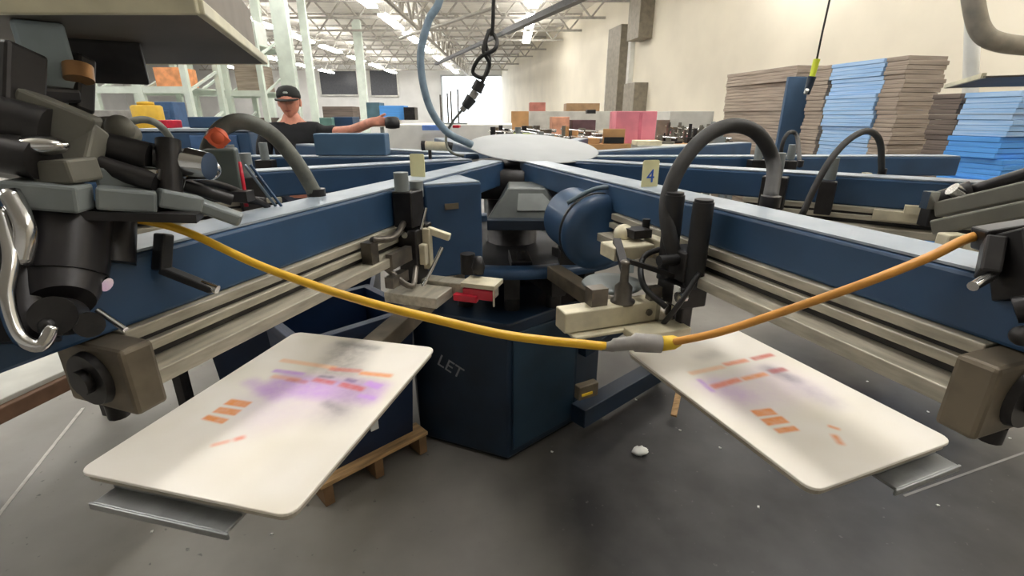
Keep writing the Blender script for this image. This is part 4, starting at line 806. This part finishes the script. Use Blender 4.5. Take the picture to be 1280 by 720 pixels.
# blue machine (another carousel) in the left background
p = at(215, 175, 4.2)
t = thing('dryer_unit', 'blue machine housing behind the far left print arms', 'machine', (-2.72, 4.6, 0))
MB().box((0, 0, .69), (1.0, .7, 1.38)).build('housing', blue, t, bevel=.02); MB().box((0, 0, 1.39), (1.02, .72, .02)).build('top_lid', glare_dust, t)
MB().box((.2, -.36, 1.2), (.4, .02, .3)).build('hatch', mat('mid_blue', (60, 92, 134), .5), t, bevel=.01)
# red/blue goods above it
box_on(194, 208, 150, 155, 4.4, .2, redp, 'red_box', 'small red box on the blue housing at far left', 'box', z0=1.402)
box_on(236, 282, 146, 156, 4.5, .3, blue, 'blue_tray', 'blue tray lying on the blue machine housing', 'tray', z0=1.402)
# white belts and benches centre-left background
T5, z5 = table(484, 640, 156, 5.6, 1.6, white, 'large white bench left of the bright doorway', th=.3)
T6, z6 = table(400, 480, 150, 7.5, 1.2, greytab, 'grey bench beyond the reaching hand', th=.1)
box_on(404, 440, 133, 146, 8.2, .4, cardb2, 'dark_carton', 'dark carton on the bench behind the man', 'carton', z0=z6)
box_on(459, 474, 128, 146, 7.7, .3, mat('teal_grey', (80, 112, 124), .6), 'teal_bin', 'teal bin at the end of the grey bench', 'bin', z0=z6)
box_on(474, 505, 132, 140, 7.7, .3, bluef2, 'blue_bag', 'bright blue wrapped bundle on the grey bench', 'bundle', z0=z6)
box_on(505, 518, 134, 146, 7.6, .25, dark, 'black_tool', 'black tool case right of the blue bundle', 'case', z0=z6)
box_on(416, 440, 146, 156, 6.2, .3, blue, 'blue_crate', 'blue crate between the man and his hand', 'crate', z0=.9)
box_on(400, 414, 147, 157, 6.1, .3, mat('teal_green', (110, 150, 140), .6), 'green_jug', 'pale green jug at the man\'s shoulder', 'jug', z0=.9)
table(396, 445, 157, 6.0, .6, greytab, 'small grey bench directly behind the man', z=.9)
b = MB(); p = at(540, 152, 5.2)
t = thing('wire_rack', 'upright wire prongs left of the press hoses', 'rack', (p.x, 5.9, z5))
MB().box((.12, 0, .01), (.35, .1, .02)).build('base', greyp, t)
for k, (dx_, h) in enumerate(((0, .32), (.08, .34), (.12, .36), (.2, .38))): MB().cyl((dx_, 0, .02), (dx_, 0, h), .01, n=8).build('prong', steel, t)
box_on(528, 552, 163, 169, 5.3, .2, mat('clear_blue', (110, 150, 226), .4), 'blue_strip_box', 'small blue box on the white bench', 'box', z0=z5 + .001)
box_on(566, 574, 160, 168, 5.3, .15, redp, 'red_cap_bottle', 'small red box near the hose foot', 'box', z0=z5 + .001)
# control box on the far left arm, in front of the man
p0 = at(393, 189, 2.47); p1 = at(480, 167, 2.47)
MB().box(((p0.x + p1.x) / 2, 2.525, (1.315 + p1.z) / 2), (p1.x - p0.x, .1, p1.z - 1.315)).build('junction_box', mat('junction_blue', (66, 96, 124), .5, 0, .08, 5), bevel=.006, label='slate blue box on the arm right of the man, below his hand', cat='box')

# ------------------------------------------------------------------ the man
hp = at(362, 128, 4.05); MX, MY = hp.x, 4.05
man = thing('person', 'man in black cap and black shirt standing, left arm stretched out', 'person', (MX, MY, 0), R(12))
def skinmesh(name, verts, edges, m, parent, root=0, sub=2):
    bm = bmesh.new(); lay = bm.verts.layers.skin.verify(); vs = [bm.verts.new(v[:3]) for v in verts]
    for e in edges: bm.edges.new((vs[e[0]], vs[e[1]]))
    for i, v in enumerate(verts):
        r = v[3]; vs[i][lay].radius = r if isinstance(r, tuple) else (r, r); vs[i][lay].use_root = (i == root)
    me = bpy.data.meshes.new(name); bm.to_mesh(me); bm.free(); me.materials.append(m)
    o = bpy.data.objects.new(name, me); COL.objects.link(o); o.parent = parent
    o.modifiers.new('skin', 'SKIN').use_smooth_shade = True; s = o.modifiers.new('sub', 'SUBSURF'); s.levels = sub; s.render_levels = sub
    return o
# body: pelvis root; local +x = image right, -y faces the camera
hx = at(478, 152, 3.72) - Vector((MX, MY, 0)); Rz = Matrix.Rotation(R(-12), 3, 'Z'); hx = Rz @ hx   # hand point
el = Vector((.46, -.14, hx.z - .07)); wr_ = hx - Vector((.07, 0, .0))
V = [(0, 0, .95, (.15, .11)), (0, 0, 1.12, (.15, .10)), (0, .0, 1.30, (.175, .11)), (0, .01, 1.40, (.12, .085)), (0, 0, 1.49, (.058, .058)), (0, -.01, 1.55, (.055, .055)),
     (.17, .01, 1.385, (.062, .062)), (.21, 0, 1.36, (.055, .055)), (el.x, el.y, el.z, (.043, .043)), (wr_.x, wr_.y, wr_.z, (.028, .034)), (hx.x, hx.y, hx.z, (.024, .036)),
     (-.17, .01, 1.385, (.062, .062)), (-.22, 0, 1.33, (.055, .055)), (-.27, -.01, 1.08, (.042, .042)), (-.25, -.16, .9, (.028, .034)), (-.24, -.24, .86, (.024, .034)),
     (.09, 0, .88, (.095, .095)), (.11, -.01, .5, (.062, .062)), (.11, .02, .1, (.042, .042)), (.12, -.12, .05, (.042, .03)),
     (-.09, 0, .88, (.095, .095)), (-.11, -.01, .5, (.062, .062)), (-.11, .02, .1, (.042, .042)), (-.13, -.12, .05, (.042, .03))]
E = [(0, 1), (1, 2), (2, 3), (3, 4), (4, 5), (3, 6), (6, 7), (7, 8), (8, 9), (9, 10), (3, 11), (11, 12), (12, 13), (13, 14), (14, 15), (0, 16), (16, 17), (17, 18), (18, 19), (0, 20), (20, 21), (21, 22), (22, 23)]
def finger_set(V, E, palm, d, side_, up_):
    base = len(V); d = d.normalized()
    for k, (o_, L_) in enumerate(((-.024, .062), (-.008, .072), (.008, .07), (.023, .055))):
        p0 = Vector(V[palm][:3]) + up_ * o_ + d * .02; i = len(V)
        V.append((*(p0), (.009, .009))); V.append((*(p0 + d * L_ * .55), (.0085, .0085))); V.append((*(p0 + d * L_ * .8 + side_ * .03), (.0075, .0075)))
        E += [(palm, i), (i, i + 1), (i + 1, i + 2)]
    i = len(V); p0 = Vector(V[palm][:3]); V.append((*(p0 + up_ * .035 - d * .01), (.011, .011))); V.append((*(p0 + up_ * .055 + d * .03 + side_ * .01), (.009, .009))); E += [(palm, i), (i, i + 1)]
finger_set(V, E, 10, Vector((1, 0, -.05)), Vector((0, -1, 0)), Vector((0, 0, 1)))
finger_set(V, E, 15, Vector((.1, -.8, -.6)), Vector((1, 0, 0)), Vector((0, -.6, .8)))
body = skinmesh('body', V, E, skin, man, 0, 2)
# head joined as a sculpted shape belonging to the body
def head_mesh():
    b = MB(); n = 28; c = Vector((0, -.02, 1.60)); b.ball((0, 0, 0), 1, (.078, .098, .118), n)
    for v in b.bm.verts:
        x, y, z = v.co
        if z < 0: f = 1 + z * 2.6; v.co.x *= max(f, .6); 
        if z < -.06 and y > 0: v.co.y *= .8
        if y < 0:
            v.co.y -= .024 * math.exp(-((x / .012) ** 2)) * math.exp(-(((z + .018) / .022) ** 2))
            for sx in (-1, 1): v.co.y += .012 * math.exp(-(((x - sx * .03) / .014) ** 2) - (((z - .012) / .012) ** 2))
            v.co.y -= .006 * math.exp(-((x / .03) ** 2)) * math.exp(-(((z + .062) / .01) ** 2))
            v.co.y -= .012 * math.exp(-((x / .03) ** 2)) * math.exp(-(((z + .1) / .018) ** 2))
        v.co = v.co + c
    for sx in (-1, 1): b.ball((sx * .079, .0, 1.6), .03, (.35, .7, 1.05), 8)
    return b
hd = head_mesh().build('head', skin, man)
b = MB()
for sx in (-1, 1): b.ball((sx * .03, -.102, 1.612), .0085, (1.2, .5, .6), 8)
b.build('eyes', mat('eye_dark', (60, 40, 34), .3), hd)
MB().ball((0, -.108, 1.538), .02, (1.2, .3, .26), 10).build('lips', mat('lips', (176, 96, 88), .5), hd)
b = MB(); b.ball((0, .0, 1.612), .1, (.84, 1.0, .92), 14)
for v in list(b.bm.verts):
    if v.co.z < 1.56 or v.co.y < -.03: b.bm.verts.remove(v)
b.build('hair', hairm, man)
b = MB(); n = 24; prof = [(.094, 0), (.096, .02), (.09, .05), (.07, .078), (.035, .092), (.004, .095)]
b.lathe(prof, n=n, T=Matrix.Translation((0, -.005, 1.632)) @ Matrix.Diagonal((.92, 1.12, 1, 1)))
b.prism([(.085 * math.cos(R(a)), -.08 + .12 * math.sin(R(a)) - .0) for a in range(180, 361, 15)], 0, .008, T=Matrix.Translation((0, -.0, 1.63)) @ Matrix.Rotation(R(8), 4, 'X'))
cp = b.build('cap', capm, man); MB().ball((0, -.1, 1.665), .02, (1.2, .5, .8), 8).build('cap_badge', mat('pale_badge', (170, 176, 170), .6), cp)
SV = [(0, 0, .95, (.168, .13)), (0, 0, 1.12, (.168, .12)), (0, .0, 1.30, (.195, .13)), (0, .01, 1.395, (.14, .1)), (0, .008, 1.455, (.075, .07)), (.17, .01, 1.385, (.08, .08)), (.22, 0, 1.36, (.072, .072)), (.36, -.07, 1.36 * .45 + el.z * .55 + .0, (.066, .066)), (-.17, .01, 1.385, (.08, .08)), (-.225, 0, 1.32, (.072, .072)), (-.255, -.005, 1.17, (.066, .066))]
skinmesh('t_shirt', SV, [(0, 1), (1, 2), (2, 3), (3, 4), (3, 5), (5, 6), (6, 7), (3, 8), (8, 9), (9, 10)], shirt, man)
skinmesh('trousers', [(0, 0, .98, (.165, .13)), (.095, 0, .88, (.112, .112)), (.11, -.01, .5, (.082, .082)), (.11, .02, .1, (.07, .07)), (-.095, 0, .88, (.112, .112)), (-.11, -.01, .5, (.082, .082)), (-.11, .02, .1, (.07, .07))], [(0, 1), (1, 2), (2, 3), (0, 4), (4, 5), (5, 6)], jeans, man)
b = MB()
for sx in (-1, 1): b.prism(rrect(-.05, -.2, .05, .09, .045), 0, .055, T=Matrix.Translation((sx * .115, 0, 0)))
b.build('shoes', black, man, bevel=.012)
# black thing in the hand
hw = man.matrix_basis @ Vector((hx.x + .07, hx.y - .03, hx.z - .0))
hw = Matrix.Translation((MX, MY, 0)) @ Matrix.Rotation(R(12), 4, 'Z') @ Vector((hx.x + .07, hx.y - .035, hx.z - .005))
b = MB(); b.lathe([(.02, 0), (.05, .006), (.055, .03), (.05, .075), (.03, .085)], n=20, T=Matrix.Translation(hw - Vector((0, 0, .045)))); b.build('black_roll', black, label='round black roll held in the man\'s outstretched hand', cat='roll')
